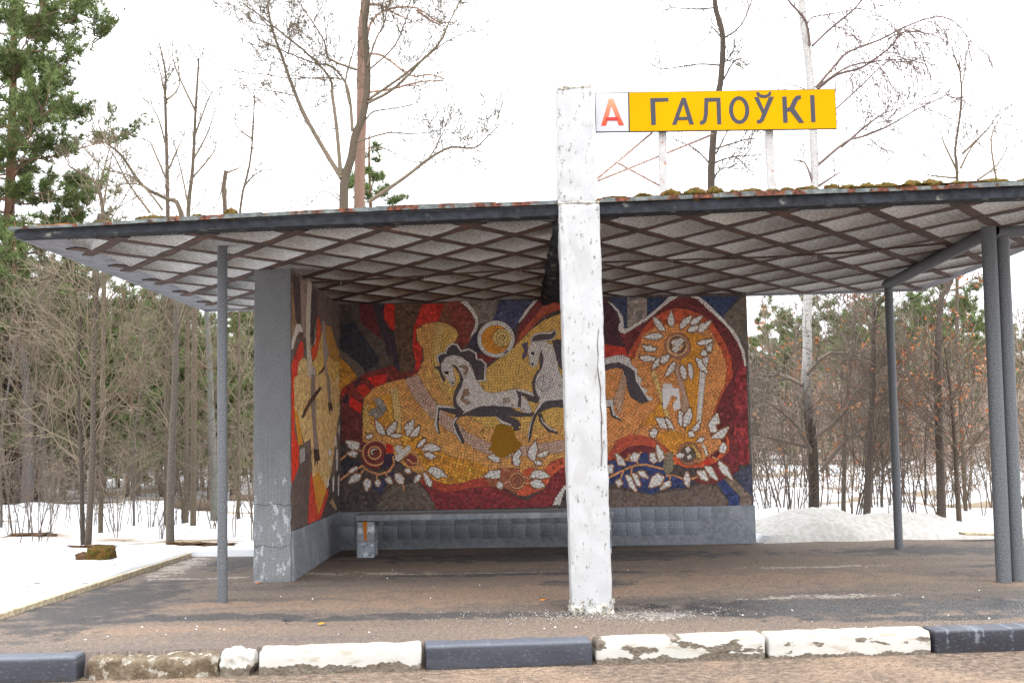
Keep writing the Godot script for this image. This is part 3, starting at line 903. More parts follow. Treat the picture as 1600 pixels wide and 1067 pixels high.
	patch("maroon", "69282d", .032, Vector2(1.37, 0.80), .25, [105.5,93.3,110.3,94.8,126.5,107.2,142.4,109.3,153.5,106.7,159.7,100.3,159.5,95.5,142.2,102.2,126.3,99.3,119.6,88.3,105.3,87])
	patch("navy", "2c3760", .032, Vector2(1.37, 0.80), .4, [83.2,90.5,119.8,93,129.2,91.3,142.2,101.4,165.9,95.4,168.5,76.5,198.4,68.1,193.5,61.9,164.9,60.8,150.5,54.7,133.2,59.7,117.5,64.7,82.8,74.7])
	patch("greybottom", "5f5048", .033, 20, .25, [82.6,65.3,133.1,58.1,150.5,54.7,190.3,60.4,207.9,66.4,222,63,235.8,47,235.5,39.2,82.1,41.7])
	patch("maroon", "6c2a2e", .032, 60, .3, [198.4,68.1,210,83.7,226.1,91.3,237.5,100.6,249.1,113.1,247.9,78.3,241.5,75.3,223.7,66.1,209.4,64.8])
	patch("navy", "2f3a62", .032, -50, .4, [223.7,66.1,231.8,70.7,248.5,50,246.6,39,233.9,39.2,235.8,47])
	patch("grey", "6b5c50", .033, -50, .3, [231,70.7,241.4,72.1,261.3,51.3,261.6,38.8,246.6,39,248.5,50])
	patch("navy", "3f4252", .034, 60, .4, [241.5,75.3,263.3,87.5,262,49.8,247.5,65.7])
	patch("amber", "bd7d28", .032, Vector2(1.91, 0.98), .25, [152.3,121,173.1,124.6,187.3,122,188.5,109.3,181.9,99.9,172.4,101.7,160.1,114.5])
	patch("redorange", "ad4a2a", .034, Vector2(1.95, 0.98), .25, [173.8,95.3,185.1,99.9,200.6,87,213.5,93.1,224.6,94.5,236.2,108.5,233.5,121.3,238.8,113.2,238.3,100.6,224.5,89.7,210,83.7,190.9,83.2,178.4,88.1])
	patch("tan", "b37643", .034, Vector2(1.95, 0.98), .15, [206.2,115.4,227.1,121.4,231.4,107,218.4,97.7,207.1,91.6,207.5,104.3])
	patch("greypatch", "6d6350", .045, 80, .15, [167.6,98.6,175.6,100.8,175.8,81.1,168.5,75.2,163.9,82.8])
	ring("ring", "8a5a40", .03, Vector2(1.94, 0.99), .12, 1.938, 0.989, 0.130, 0.092)
	patch("paleyellow", "b9964f", .032, Vector2(1.94, 0.99), .1, [194.1,110,199.6,108.3,206.5,97.9,206.3,91.6,200.9,98,199.5,104.4])
	ring("eye", "57483f", .03, 0, .2, 1.922, 0.982, 0.089, 0.000)
	patch("red", "bb2a1c", .034, 0, .12, [207.8,89.2,215.1,93.1,217.2,86.7,211.6,85.5])
	patch("whitecurve", "d8d0c8", .032, 50, .06, [104.4,272.7,113.6,266.5,120.1,259.7,124.6,251.5,125.4,238.8,129,239,152.1,252.7,168.5,265.9,176.8,274.2,187.5,274.1,180.6,269.7,171.1,263.5,151.9,248,126.1,232.7,119.5,235.2,118.7,240.9,121.4,246.2,118.5,257,108.3,269])
	patch("whitecurve", "d0c8c0", .032, Vector2(1.84, 2.01), .06, [198.2,273.9,209.6,273.7,218.1,267.2,233.6,251.3,243.3,239.9,247.1,236.1,253.5,225.2,258.7,211.8,260.6,195,258.1,194.4,255,211.8,251,221.3,242.2,235.9,233.4,245.4,219.1,259.1,208.8,269.7])
	patch("horse", "d2cac4", .026, 0, .05, [-84.2,206,-84.2,212.6,-78.1,216,-74.6,215.7,-73.9,220.6,-67.8,225.8,-60.8,224.8,-56.4,217.7,-47.9,219.8,-39.3,214.6,-38.8,208.5,-33.5,207.5,-28.3,201.8,-29.9,185.5,-27.4,183.3,-40,182.1,-46.8,200.4,-53.7,210.4,-66.2,214.1,-74.7,210.7,-80.4,201])
	patch("horse", "453c40", .026, 20, .25, [-82,206.6,-81.9,211.6,-77.4,214,-73,213.9,-72.1,219.1,-67.2,223.7,-62.2,222.9,-57.5,215.5,-48,217.6,-41.6,213.4,-41.1,207.1,-34.7,205.6,-30.8,201.3,-32.2,184.8,-39.7,183.8,-45.4,200.4,-53.7,209,-66.2,212.7,-74.7,209.3,-80.4,201])
	patch("horse", "cbc1bb", .026, 60, .16, [-79.7,202.4,-74.7,210,-66.2,212.7,-56.5,210.4,-48.1,204,-44.7,196.2,-40,183.5,-31.8,172.2,-22.1,169.3,-10.9,171.2,0.4,173.4,10.1,172.9,22.6,169.2,25.3,161.5,15.6,164.4,8.7,168.7,16.9,158.8,20.9,147.6,15.2,143.5,7,152,-2.8,153.6,-22.3,155.3,-36.2,154.8,-47.4,150.8,-55.9,146.8,-61.4,151.8,-65.5,158.8,-65.4,165.8,-61.1,175.5,-56.8,182.4,-56.7,189.4,-61.5,199.3,-66.4,199.4,-65.1,192.3,-63.8,183.9,-65.3,178.3,-68.7,179.1,-73.5,186.9,-79.1,194])
	patch("horse", "4b4344", .025, 70, .2, [-68.5,202.2,-62.9,200.7,-58.1,193.6,-54.7,185.2,-56.9,176.8,-60.5,171.3,-63.3,164.3,-62,157.4,-53.8,148.9,-58.7,146.9,-65.5,154.6,-66.8,164.4,-63.2,175.5,-58.2,183.8,-59.5,192.2,-64.3,198.6])
	patch("horse", "453d42", .026, 10, .2, [-55.9,146.1,-47.5,150.1,-36.2,154.8,-22.3,155.3,-2.8,153.6,6.9,147.9,19.4,146.3,23.6,147.6,25,144.8,19.4,142.8,1.2,142.7,-11.3,145.4,-21.1,143.4,-37.8,143.7,-51.7,144.9,-58.7,144.1,-64.1,137.9,-67.1,137.9,-64.6,144.2,-61.4,147.6])
	patch("horse", "d0c8c2", .024, 80, .06, [-85.7,157.5,-82.3,157.7,-64.1,154.6,-63.9,151.5,-82.3,154.2,-83.6,135.4,-81.9,125.4,-85.1,127.4,-88.1,134.1,-85.9,146.6])
	patch("horse", "40393d", .024, 10, .2, [-83,154.2,-72.5,153.6,-62.8,152.5,-55.9,147.5,-62.9,145.5,-75.4,149.9,-82,152.1,-83,136.8,-81.5,125.7,-82.9,126.4,-84.6,135.5])
	patch("horse", "40393d", .024, 60, .2, [-64.1,139.3,-60.9,132.3,-55.5,119.7,-54.5,113.4,-56.6,114.5,-62.4,125.4,-66,135.8])
	patch("horse", "d0c8c2", .024, 60, .06, [-60.8,144.1,-64.1,139.3,-66,135.8,-62.4,125.4,-56.6,114.5,-60.4,117.7,-65.9,128.2,-67.7,137.3,-65.7,142.1])
	patch("horse", "453d42", .026, 30, .2, [-21,145.5,-11.3,145.4,2.6,141,8.8,133.9,5.2,131.2,8.7,128.4,1,126.8,-1,132.7,-11.4,139.1])
	patch("horse", "cfc7c2", .024, 30, .06, [-20.3,144.8,-11.4,138.4,-1.4,134.4,-4.5,132.7,-14.2,135.7])
	patch("horse", "4a4143", .024, 85, .2, [3.8,171.9,9.4,170.1,8.7,153.4,5.1,153.5,6.3,163.2])
	patch("horse", "4a4143", .024, 30, .2, [9.4,170.1,22.6,164.9,28.8,161.4,27.3,157,16.9,160.2])
	patch("horse", "1f1a1e", .024, 0, .2, [-76,194.6,-71.4,194.1,-71.1,190.8,-74.9,191.5])
	patch("horse", "1f1a1e", .02, 0, .2, [-68.3,182.3,-65.8,182.3,-66.4,179.5])
	patch("horse", "433a3c", .024, 70, .2, [-88,199.4,-80.4,200.7,-78.8,192.6,-74.7,185.5,-76.4,181.9,-79.1,187,-82.5,196.1])
	patch("horse", "806450", .024, 60, .15, [-51.7,201.2,-48.5,196.3,-52.5,189.6,-55,191.5,-52,196.3,-60.1,199.8])
	patch("horse", "806450", .024, 60, .15, [-54.1,174,-49.9,175.3,-47.9,168.3,-55.4,165.3,-51.5,161.4,-46.6,159.6,-50.2,156.6,-58.5,162.6,-55.9,169.8])
	patch("horse", "8b7a6e", .024, 20, .15, [-11,163.5,-4,164.1,-2.7,159.2,-11.1,157.9])
	patch("horse_b", "d2cac4", .026, 20, .05, [20.2,226.3,23.5,234.1,32,236.3,43.2,236.1,47.8,239.7,50.5,234.7,45,227.3,34.9,226.1,23.6,224.9])
	patch("horse_b", "4a4246", .026, 15, .2, [21.7,226.7,24.6,231.9,32.5,234.3,43.7,234.1,47.7,238,49.1,234.3,44.5,228.7,34.9,227.5,26.5,226.6])
	patch("horse_b", "4a4048", .03, 60, .25, [44.7,227,54.6,228.3,62.9,223.9,62.2,188.8,52.5,196,48.6,210.1,46,221.4])
	patch("horse_b", "cbc1bb", .026, 70, .16, [17.2,219.1,22.2,225.3,30.7,226.6,40.5,225,46.7,219.3,48.6,210.1,51.8,193.2,55.1,184.8,61.9,177.6,61.5,158.1,39.2,159.6,33.6,157.9,26.4,146.1,20.6,134.4,18.6,121.3,17.2,116.4,15.5,119.9,18.1,135.2,25.1,150.3,29.4,158.6,25.3,164.3,22.7,172.7,22.9,182.5,30,192.2,33,200.5,31.1,213.2,28.9,206.2,27.7,198.9,23.1,196.9,19.7,199.1,18.4,207.8])
	patch("horse_b", "4a4245", .025, 80, .2, [32.6,216.7,34.8,207.5,33.2,197.7,26.4,186.6,24.4,175.5,27.1,167,30.2,162.5,27.4,159.8,22.6,168.5,21.4,179.7,24.1,188.1,30.5,196.4,30.1,207.6])
	patch("horse_b", "cbc1bb", .026, 10, .16, [58.5,179.8,73,171.2,91.2,175.8,103.6,165.8,103.2,151.8,94.7,143.6,85.2,157.7,58,158.2])
	patch("horse_b", "474045", .028, 5, .2, [37.1,159.6,61.6,161.2,61.4,151.8,44.7,152.8,36.2,150.2,27.1,145.4,31.5,155.1])
	patch("horse_b", "423a3e", .024, 45, .2, [27.1,145.4,31.3,146.1,34.6,136.3,40,129.5,49.4,124.6,48.5,123.3,38.6,125.6,30.4,135])
	patch("horse_b", "d0c8c2", .024, 45, .06, [29.2,144.7,33.5,137,40.3,130.6,48.3,126,45.5,125.8,38.6,129.3,31.8,136.3])
	patch("horse_b", "423a3e", .022, 70, .2, [33.6,157.5,25.6,142.7,21.7,132.3,19.8,121.2,17.5,115,16.6,117.8,19.2,132.4,22.9,144.1])
	patch("horse_b", "1f1a1e", .022, 0, .2, [20.9,214.4,24.9,214.3,24.2,211.1,21.3,211.7])
	patch("horse_b", "1f1a1e", .02, 0, .2, [21.6,202.4,24.1,201.8,23.2,199,21.5,199.9])
	ring("horse_b", "9b9291", .026, Vector2(0.35, 1.79), .1, 0.357, 1.795, 0.092, 0.000)
	ring("horse_b", "d0c8c3", .026, Vector2(0.35, 1.79), .06, 0.347, 1.795, 0.067, 0.000)
	patch("horse_b", "55495e", .024, 70, .25, [10.3,223.4,17.3,225.4,17.4,219,16.7,210.6,12.1,206.2,10.8,210.7,13.7,216.3])
	patch("horse_b", "463e44", .028, Vector2(1.16, 1.81), .2, [86.6,197.2,110.7,200.8,118.7,202,127.9,197.9,135.8,191.1,138.1,180.4,143.3,175,149.6,160.2,150.8,157.6,142.8,154.8,131,161.9,127,172.6,126.5,184.6,122.2,193.7,115.9,195.4,108.5,194.2,86.3,183.9])
	patch("horse_b", "d2cac4", .026, Vector2(1.16, 1.81), .06, [86.7,201.9,113.5,208.8,122.9,209.7,131.1,205.8,132.2,199.1,138.8,193.7,139.3,185.7,143.8,183,142.3,175,150.4,169.8,147.1,165.6,155.4,160.8,153.5,157.3,149.5,158.9,143.2,169.7,136.8,180.4,135.8,191.1,127.9,196.8,118.7,201.1,109.3,200.2,86.6,194.6])
	patch("horse_b", "40383c", .024, 70, .2, [85.7,156.7,107,157,108.8,151.6,110.4,143.6,120,137.5,118.7,136.4,109.2,140.7,106.2,151.7,85.6,150.7])
	patch("horse_b", "d2cac4", .024, 70, .06, [85.7,158,111,160.6,112.3,146.3,119.5,137.9,110.6,142.3,108.5,152.3,85.7,154.7])
	patch("plaster:repair", "7a5616", 0, 0, 0, [-19.8,133,-15,135.3,-10.2,133.8,-4.3,132.7,0.4,127.9,1.5,121.9,3.8,117.1,9.7,112.3,5.4,107.6,-1.2,103,-6,100.7,-10.8,98.4,-15.6,97.1,-20.3,102.1,-25,105.7,-28.5,107,-23.7,112.8,-24.8,121.2,-21.1,125.9])
	ring("flower_left", "702a2d", .03, Vector2(-1.56, 1.04), .25, -1.534, 1.037, 0.161, 0.000)
	ring("flower_left", "a8744c", .028, Vector2(-1.53, 1.04), .1, -1.533, 1.055, 0.148, 0.124)
	ring("flower_left", "a8744c", .028, Vector2(-1.54, 1.06), .1, -1.539, 1.055, 0.079, 0.057)
	patch("flower_left", "d4ccc4", .026, Vector2(-1.54, 1.06), .05, [-158.7,106.8,-156.3,110,-150.9,110.4,-149.8,109,-153.9,108.8,-155.5,106.5,-154.6,103.1,-157.2,103.8])
	patch("flower_left", "322439", .03, 40, .25, [-142.6,104.1,-133.1,104,-133,90.9,-142.7,88.7,-148.7,86.5,-143.9,95.8])
	patch("flower_left", "bb2a1c", .032, 0, .12, [-141.6,116.2,-134,113.5,-132.9,104,-141.4,105.3])
	patch("flower_left", "793338", .03, 40, .2, [-122.4,97.9,-114,104.8,-104.6,94,-109.4,90.5,-116.5,90.7])
	patch("flower_left", "d8d0c8", .03, 40, .05, [-131.9,111.1,-128.3,114,-124.1,112.7,-122.6,108.5,-117.5,113.2,-114,113.1,-113.4,108.4,-117.6,103.7,-121.8,101.2,-124.6,96.7,-128.4,95.4,-132.2,98,-131.9,101.6,-128.3,105.1,-131.3,107.5])
	ring("flower_top", "8a5d46", .03, Vector2(1.84, 2.18), .15, 1.845, 2.183, 0.149, 0.000)
	ring("flower_top", "a9825c", .03, Vector2(1.84, 2.18), .15, 1.839, 2.190, 0.123, 0.000)
	ring("flower_top", "6f4a3c", .026, Vector2(1.84, 2.18), .12, 1.845, 2.197, 0.096, 0.069)
	patch("flower_top", "d8d0c8", .03, 40, .05, [176.9,223.2,180,225.8,183.3,224.4,186.1,227.4,190.8,227.3,192,223.3,188.5,218.9,185.8,217,185.9,213,182.3,210.3,178.3,212.4,178.4,216.4,181.2,219.1,177.9,220.5])
	patch("flower_right", "d8d0c8", .03, 0, .05, [179,98.4,183.5,100.7,189,98.2,186.5,94.3,180.2,94.4])
	patch("flower_right", "d8d0c8", .03, 0, .05, [188.7,104.6,193.2,106.9,196,102.9,192.2,99])
	patch("flower_right", "d8d0c8", .03, 0, .05, [191.4,97.4,196.5,98.1,196.3,93.4,192,92.6])
	patch("flower_right", "d8d0c8", .03, 0, .05, [206.9,110.6,210.8,108.9,215.2,97.8,212,96.3])
	vine("flower_left", 0.024, [-192.8,76,-184.4,82.3,-167.7,91.5,-160.6,85.5,-148.7,81.7,-138,85.1,-132.6,93.3,-133.1,100.4])
	vine("flower_left", 0.022, [-190.9,99,-184.3,104.8,-176,109.4,-167.6,108.1])
	vine("flower_left", 0.019, [-165.4,87.9,-170.1,82.1])
	vine("flower_left", 0.019, [-151.7,81.8,-151.7,75.9])
	vine("flower_left", 0.019, [-142.8,84,-139.2,78.6])
	vine("flower_left", 0.019, [-122.6,75.4,-122.1,64.8])
	vine("flower_left", 0.022, [-117.7,97.8,-111.8,92.9,-105.8,94,-105.7,100,-111.6,106])
	vine("flower_left", 0.017, [-103.4,91.6,-98.7,84.5])
	vine("flower_middle", 0.019, [-15.6,93.7,-13.3,87.8,-8.6,84.2])
	vine("flower_middle", 0.019, [10.3,76.8,17.4,74.3])
	vine("flower_middle", 0.019, [10.1,69.7,18.5,69.5])
	vine("flower_middle", 0.019, [-12.4,70,-6.5,71.1])
	vine("flower_middle", 0.019, [38.2,105.9,32,94.1,22.3,83.7])
	vine("flower_branch", 0.024, [104.2,74.4,121.1,82,130.7,86.5,145,87.9,163.9,82.8])
	vine("flower_branch", 0.019, [130.7,86.5,128.9,76.3])
	vine("flower_branch", 0.019, [137.1,87.2,135.6,92.8])
	vine("flower_branch", 0.019, [121.1,82,116.8,71.8])
	vine("flower_right", 0.022, [168.5,74.9,174.8,75.6,187.4,71.4,196.9,71.3,206.6,75.8])
	vine("flower_right", 0.019, [173.3,75.6,169.9,68.6])
	vine("flower_right", 0.022, [219.9,94.6,229.2,89.7])
	petal("flower_left", [-164,122.3,-161.6,125.2,-156.8,125.7,-156.2,123.3,-160.4,121])
	petal("flower_left", [-152.5,141.7,-146,135.1,-141.3,126.1,-146.1,125.5,-150.2,129.2,-152,135.2])
	petal("flower_left", [-138.9,124.2,-140.1,130.2,-135.3,136.1,-130.5,139.6,-129.9,133.6,-134.1,127.7])
	petal("flower_left", [-135.9,124.8,-130.6,125.9,-123.4,124.6,-128.2,121.9,-133,122.4])
	petal("flower_left", [-121,132.3,-116.1,138.1,-110.7,141,-110.8,132.1,-113.9,125.6,-118,123.9,-118.6,129.8])
	petal("flower_left", [-114.4,123.2,-110.2,129.7,-103.6,134.4,-104.9,128.4,-107.9,123.1])
	petal("flower_left", [-106.2,110.6,-105.6,115.4,-98.4,120,-97.8,116.4,-102,112.9])
	petal("flower_left", [-101.5,108.2,-97.3,112.9,-91.3,114.5,-85.4,112.1,-81.2,108.4,-87.8,106.8,-93.8,106.3])
	petal("flower_left", [-98.6,103.4,-93.8,105.1,-86.7,100.8,-91.5,97.6,-96.2,99.8])
	petal("flower_left", [-95.2,84.4,-91.6,88.5,-86.8,88.4,-80.9,85.3,-74.4,77.6,-79.8,78.8,-84.6,76.5,-90.5,81.4])
	petal("flower_left", [-99.9,83.3,-95.2,78.5,-91.1,72.5,-92.4,67.2,-96.5,70.2,-98.8,76.2])
	petal("flower_left", [-110.2,72.2,-109.5,77.5,-104.7,81.6,-102.9,80.4,-106,73.9])
	petal("flower_left", [-120.1,87.2,-114.8,87.7,-114.8,83.5,-117.8,82.4,-119.9,84.6])
	petal("flower_left", [-131.5,81.4,-127.3,82.6,-122,76.6,-123.2,71.3,-127.4,71.9,-130.9,76.7])
	petal("flower_left", [-141.6,76.9,-138,78.6,-135.1,74.4,-135.7,70.3,-140.5,73.3])
	petal("flower_left", [-153.5,73.5,-151.1,76.1,-148.2,73.5,-149.4,68.8,-152.4,70.6])
	petal("flower_left", [-166,73.7,-163,77,-158.9,74.8,-158.9,70.1,-163.1,63.7,-165.4,69])
	petal("flower_left", [-182.7,72.8,-179.7,79.3,-174.3,82.7,-169.5,81.5,-171.4,76.2,-177.3,73.9])
	petal("flower_left", [-182.6,84.6,-179.6,88.1,-173.7,90.4,-173.1,88,-178.5,84.6])
	petal("flower_left", [-184.3,105.4,-178.4,108.3,-173.6,105.8,-174.8,101.7,-180.8,103])
	petal("flower_left", [-185.5,119.1,-177.1,118.3,-171.2,116.5,-171.8,109.9,-178.3,110,-182.5,113.1])
	petal("flower_middle", [-28.6,99.3,-22.7,101.6,-19.1,98.5,-15.6,98.5,-16.2,93.7,-21.6,93.8])
	petal("flower_middle", [-1.4,93.5,-0.1,99.4,5.4,106.4,8.3,102.8,4.7,97,7,93.4,4.5,88.7,1,89.9])
	petal("flower_middle", [15.5,101.5,17.9,107.4,24,115,25.7,106.1,22.5,94.3,18.9,95.5])
	petal("flower_middle", [26.1,99.6,31,103,38.1,104.7,36.9,100,29.7,97.7])
	petal("flower_middle", [23,93.1,28.4,94.2,30.7,90,23.6,89.5])
	petal("flower_middle", [-32.5,77.5,-26.5,83.3,-15.8,83.7,-16.5,76,-25.4,75.6])
	petal("flower_middle", [17.4,76.1,21.1,81.9,28.2,83,34.1,80.5,38.8,76.3,29.2,74.7])
	petal("flower_middle", [17.9,69.6,23.3,73,29.2,71.7,33.2,65.8,26.7,64.1,20.8,66])
	petal("flower_middle", [-19,66.6,-18.4,70.7,-14.8,71.3,-12.5,67.7,-14.9,63.6])
	petal("flower_top", [174.7,248,178.9,257.4,181.3,246.6,179.8,240.5,175.9,242.6])
	petal("flower_top", [158.7,251,165.3,246.8,171,236,165,236.8,159.9,244.2])
	petal("flower_top", [188.5,242.4,192,247.7,200.8,251.6,198.6,244.9,190.4,238.3,187.8,238.4])
	petal("flower_top", [199.2,242.9,204.1,248.9,212.9,251.4,209.4,245.4,203.9,242.2])
	petal("flower_top", [195.7,234.9,199.8,239.5,209.2,240.7,210.5,238.7,203.7,234.1])
	petal("flower_top", [208.3,234,210.6,242,222.7,245.9,218.5,239.2,213,233.9])
	petal("flower_top", [148.1,229,155.5,232.2,164.9,232.7,168.8,229.3,160.7,226.1,152.7,226.9])
	petal("flower_top", [145.8,219,152.5,219.5,160.4,216.1,157.7,212.8,149.7,213.6])
	petal("flower_top", [141.5,207,150.9,208.2,158.8,205.4,157.4,202.1,146.7,202.2])
	petal("flower_top", [155.8,193.4,157.3,200.1,163.5,205.3,162.6,197.3,158.5,194.7])
	petal("flower_top", [165.3,201.3,166.8,206.6,174.9,209.1,173.4,202.5,168,199.2])
	petal("flower_top", [170.2,185.2,174.5,195.8,181.3,201,179.8,193,174.3,186.4])
	petal("flower_top", [186.4,192.9,189.2,196.9,193,190.1,192.1,180.8,188.8,183.5])
	petal("flower_top", [195.9,198.1,198.6,198.1,200.9,188.7,198.7,180.7,196.2,187.4])
	petal("flower_top", [204.8,204.6,212,201.8,216.9,187.7,210.3,191.2,206.5,196.6])
	petal("flower_top", [210.2,208.5,212.4,213.2,217.7,212.4,217.5,208.4,213.5,206.5])
	petal("flower_top", [206.6,221.3,212.7,224.6,224.1,225.1,219.2,219.8,209.9,219.3])
	petal("flower_top", [215.8,216.5,223.3,220.4,221,211,218.3,212.4])
	petal("flower_top", [212.1,203.2,218.8,205.7,215.8,195.1])
	petal("flower_right", [158.3,138.4,167.1,138.2,171.5,127,163.6,128])
	petal("flower_right", [168.7,139,174.9,134.1,177.1,126.1,171.6,128.6])
	petal("flower_right", [184,145.9,188,144.2,186,130,182.9,133.2])
	petal("flower_right", [188.3,128.3,189.4,139.4,196.1,149.7,198.2,140.9,194,131.4])
	petal("flower_right", [197.8,125.8,207.6,135.2,205,126.5,200.1,123.4])
	petal("flower_right", [151.6,124.2,156.4,127.3,159.5,124.1,156.1,117,151.4,119.4])
	petal("flower_right", [193.7,122.7,198.5,123.4,200,118.6,195.1,117.1])
	petal("flower_right", [202.9,112.2,207.9,116.9,211,115.3,207.7,111.4])
	petal("flower_right", [216.3,131.1,226.2,143.6,228.2,132.5,222.6,130.2,225.6,123,219.1,121.5])
	petal("flower_right", [219,115.9,227.1,122.9,238.4,127.5,231.7,115.7])
	petal("flower_right", [228.2,106.3,232.3,110.2,235.3,105.4,232.7,99.1,228,100.7])
	petal("flower_right", [226.1,90.5,235.4,83.2,240.5,69.8,230.4,77,226.7,83.4])
	petal("flower_right", [210.8,84.4,217.9,83.5,224.6,69.2,216.1,74.1])
	petal("flower_right", [187.5,73,190.8,79.2,193.8,71.3,191.9,62.7,188.1,66.7])
	petal("flower_right", [160.9,60.1,165.1,67.1,171.5,69.3,172.2,64.6])
	petal("flower_right", [148.3,62.6,152.6,73.6,159,77.4,165.3,73.4,160.3,65.6])
	petal("flower_right", [201.9,79.1,209.9,79.7,214.3,68.6,206.4,71.1])
	petal("flower_branch", [112.8,100.3,119.8,94.6,122.8,87.5,115.7,88.4])
	petal("flower_branch", [128.6,96.1,132.7,100.7,139,99,135.6,92,130.1,92.1])
	petal("flower_branch", [150.9,100.4,154.9,100.4,157.9,92.4,154.6,89.3,150.7,92.5])
	petal("flower_branch", [158.3,109.8,165.2,100.2,165.9,95.4,161,90.8,158.1,101.9])
	petal("flower_branch", [123.3,76.4,128.8,74,134.7,58.1,127,64.5])
	petal("flower_branch", [130.5,77.9,135.2,77,139.3,64.3,134.9,66])
	petal("flower_branch", [136.9,80.1,143.2,80,147.8,72.9,139.9,75.4])
	petal("flower_branch", [112,69.5,116.1,71.8,119.1,67.8,115.1,63.9])
	petal("flower_branch", [102.9,87,109.3,87.7,108.3,79.8,102.7,79.1])
	pass

func mural_side():
	patch("base", "60524a", .04, 0, .3, [-952.9,276.9,-1300.3,277.7,-1292.2,-38.9,-953.9,3.5])
	patch("brown", "7c5f45", .04, 90, .2, [-954.3,263.6,-972.4,264.1,-983.2,244.3,-1002.4,222.8,-980.5,212.1,-964.8,200.3,-954.5,199.5])
	patch("dark", "4a3c3c", .04, 85, .25, [-972.4,266.2,-1010.9,267.5,-1013.8,226.1,-999.6,224.6,-988.6,227.8,-980.5,246.1])
	patch("pink", "7c6a5f", .04, 85, .2, [-1010.9,267.5,-1049.5,269.6,-1046.2,213.6,-1026.5,216.3,-1016.6,227.5])
	patch("pale", "9e9384", .04, 88, .1, [-1048.3,271.7,-1071.5,273.8,-1065,249.7,-1058.5,208.9,-1074.2,192.9,-1081.7,158.6,-1053.9,157.7,-1043.1,202.1,-1040.2,235.5])
	patch("dark", "453d3c", .04, 85, .2, [-1071.5,270.3,-1101.1,266,-1100.9,242.1,-1084.2,230.9,-1084.1,214.5,-1068,213.1,-1060.5,219.4,-1065,249.7])
	patch("arch", "cfc6bc", .036, 80, .06, [-965.8,199.3,-977.9,211.9,-991.4,223.3,-1009.2,225.8,-1023,222.6,-1023,219.3,-1003.6,217.7,-988.6,209.7,-977.4,199.7])
	patch("red", "b5362a", .036, 80, .2, [-1013.7,210.8,-1026.5,210.7,-1026.5,197.5,-1003.5,190.4,-986,155.4,-957.2,154.5,-962.2,180.4,-991.4,198.1])
	patch("yellow", "a38a5a", .04, 85, .3, [-1003.5,190.4,-1026.5,196.9,-1043.1,195.3,-1056.4,157.7,-984.9,155.4])
	patch("arch", "cfc6bc", .036, 80, .06, [-1056.7,213.3,-1068,209.1,-1082.1,212,-1086.1,217,-1084.8,228.6,-1088.8,229,-1090.7,213.9,-1077.5,208.4,-1062.9,208.1])
	patch("redorange", "b04424", .036, 80, .2, [-1100.9,244.5,-1122.9,234.7,-1115.8,222,-1095.2,201.3,-1071.7,196.1,-1065.4,207.8,-1087.4,213.6,-1097.5,229.8])
	patch("yellow", "a5854a", .04, 80, .3, [-1115.8,219.6,-1128.5,232.8,-1146.6,238.3,-1180.5,240.5,-1220.2,222,-1298.5,208.8,-1297.1,151.8,-1179,144.1,-1073.9,146.8,-1067.9,193.6,-1095.2,200.7])
	patch("amber", "946a34", .04, 70, .15, [-1144.4,238.7,-1182.1,240.6,-1220.2,222,-1262.7,208.5,-1203.6,205.1,-1157.3,208.2])
	patch("figure", "80726e", .036, 80, .1, [-1128.6,241.4,-1144.4,241.8,-1151.5,222.7,-1170.9,211.7,-1154.2,199.3,-1182.3,159.3,-1164,158.8,-1138.8,199.5,-1130.5,220.8])
	patch("figure", "8f827c", .036, 80, .1, [-1071,192.6,-1087.2,190.2,-1097,180.2,-1087.1,172.7,-1067.7,169.5,-1062.7,180.7])
	patch("line", "4a3530", .03, 50, .15, [-1107.2,185.5,-1142.4,196.7,-1143.8,193.1,-1115.4,184.1])
	patch("line", "4a3530", .03, 50, .15, [-1090.3,169.9,-1142.3,184.4,-1143.7,181.4,-1088.3,166.9])
	patch("red", "b82a1e", .036, 60, .2, [-1253.2,174.9,-1298,186.5,-1297.5,167,-1253,166.8])
	patch("yellow", "a5885a", .04, 85, .3, [-981.2,174.6,-1024.9,184.1,-1072.5,177.9,-1124.9,188.5,-1203.1,185.4,-1298.3,201.3,-1257.4,169,-1225.7,138.8,-1203.9,110.2,-1173,81.5,-1143.9,66.8,-1105.6,43.7,-1071.9,85.1,-1064,122,-1032.3,117.8,-984.7,146.7])
	patch("red", "b5301f", .036, 85, .2, [-954.1,176.6,-981.2,178.1,-984.8,128.9,-1004,115.2,-1004,97.1,-974.5,83.2,-954.5,81.4])
	patch("amber", "c5872b", .036, 75, .15, [-979.9,150.7,-1002.5,142.9,-1024.7,116.4,-1002.5,115.9])
	patch("red", "c4341f", .036, 85, .2, [-974.4,112.7,-991.8,116.6,-1004,111,-1004,98.5,-984.8,96.3])
	patch("greyb", "574a45", .04, 80, .2, [-954.5,82.7,-974.5,83.2,-1002.5,95.8,-1024.7,115,-1057.4,104.5,-1057.1,39.2,-974.6,42.4,-954.6,42.1])
	patch("grey", "7d7876", .04, 85, .1, [-1009.8,112.3,-1032.3,114.2,-1033.8,102.1,-1011.3,99.7])
	patch("redv", "aa3a2c", .036, 75, .2, [-1046,40.1,-1057.2,71,-1062.2,91.2,-1073.6,86.5,-1102.1,46.2,-1161.1,70.7,-1174.8,72.5,-1161,62.7,-1114.4,41.5])
	patch("orange", "c08530", .036, 70, .15, [-1073.6,85,-1106,89.9,-1153.4,69.5,-1102.1,46.2])
	patch("arm", "75655f", .03, 85, .12, [-1066.8,182.9,-1086.9,184,-1091.7,137.1,-1108,109.7,-1080.4,110.1,-1072.3,136.9,-1062.5,158.9])
	patch("arm", "3f2e2c", .026, 80, .2, [-1078.8,111.6,-1108,111.3,-1116.8,100.1,-1104.4,100.9,-1099.1,93.9,-1093.1,100.9,-1084.5,93.6,-1082,101.1])
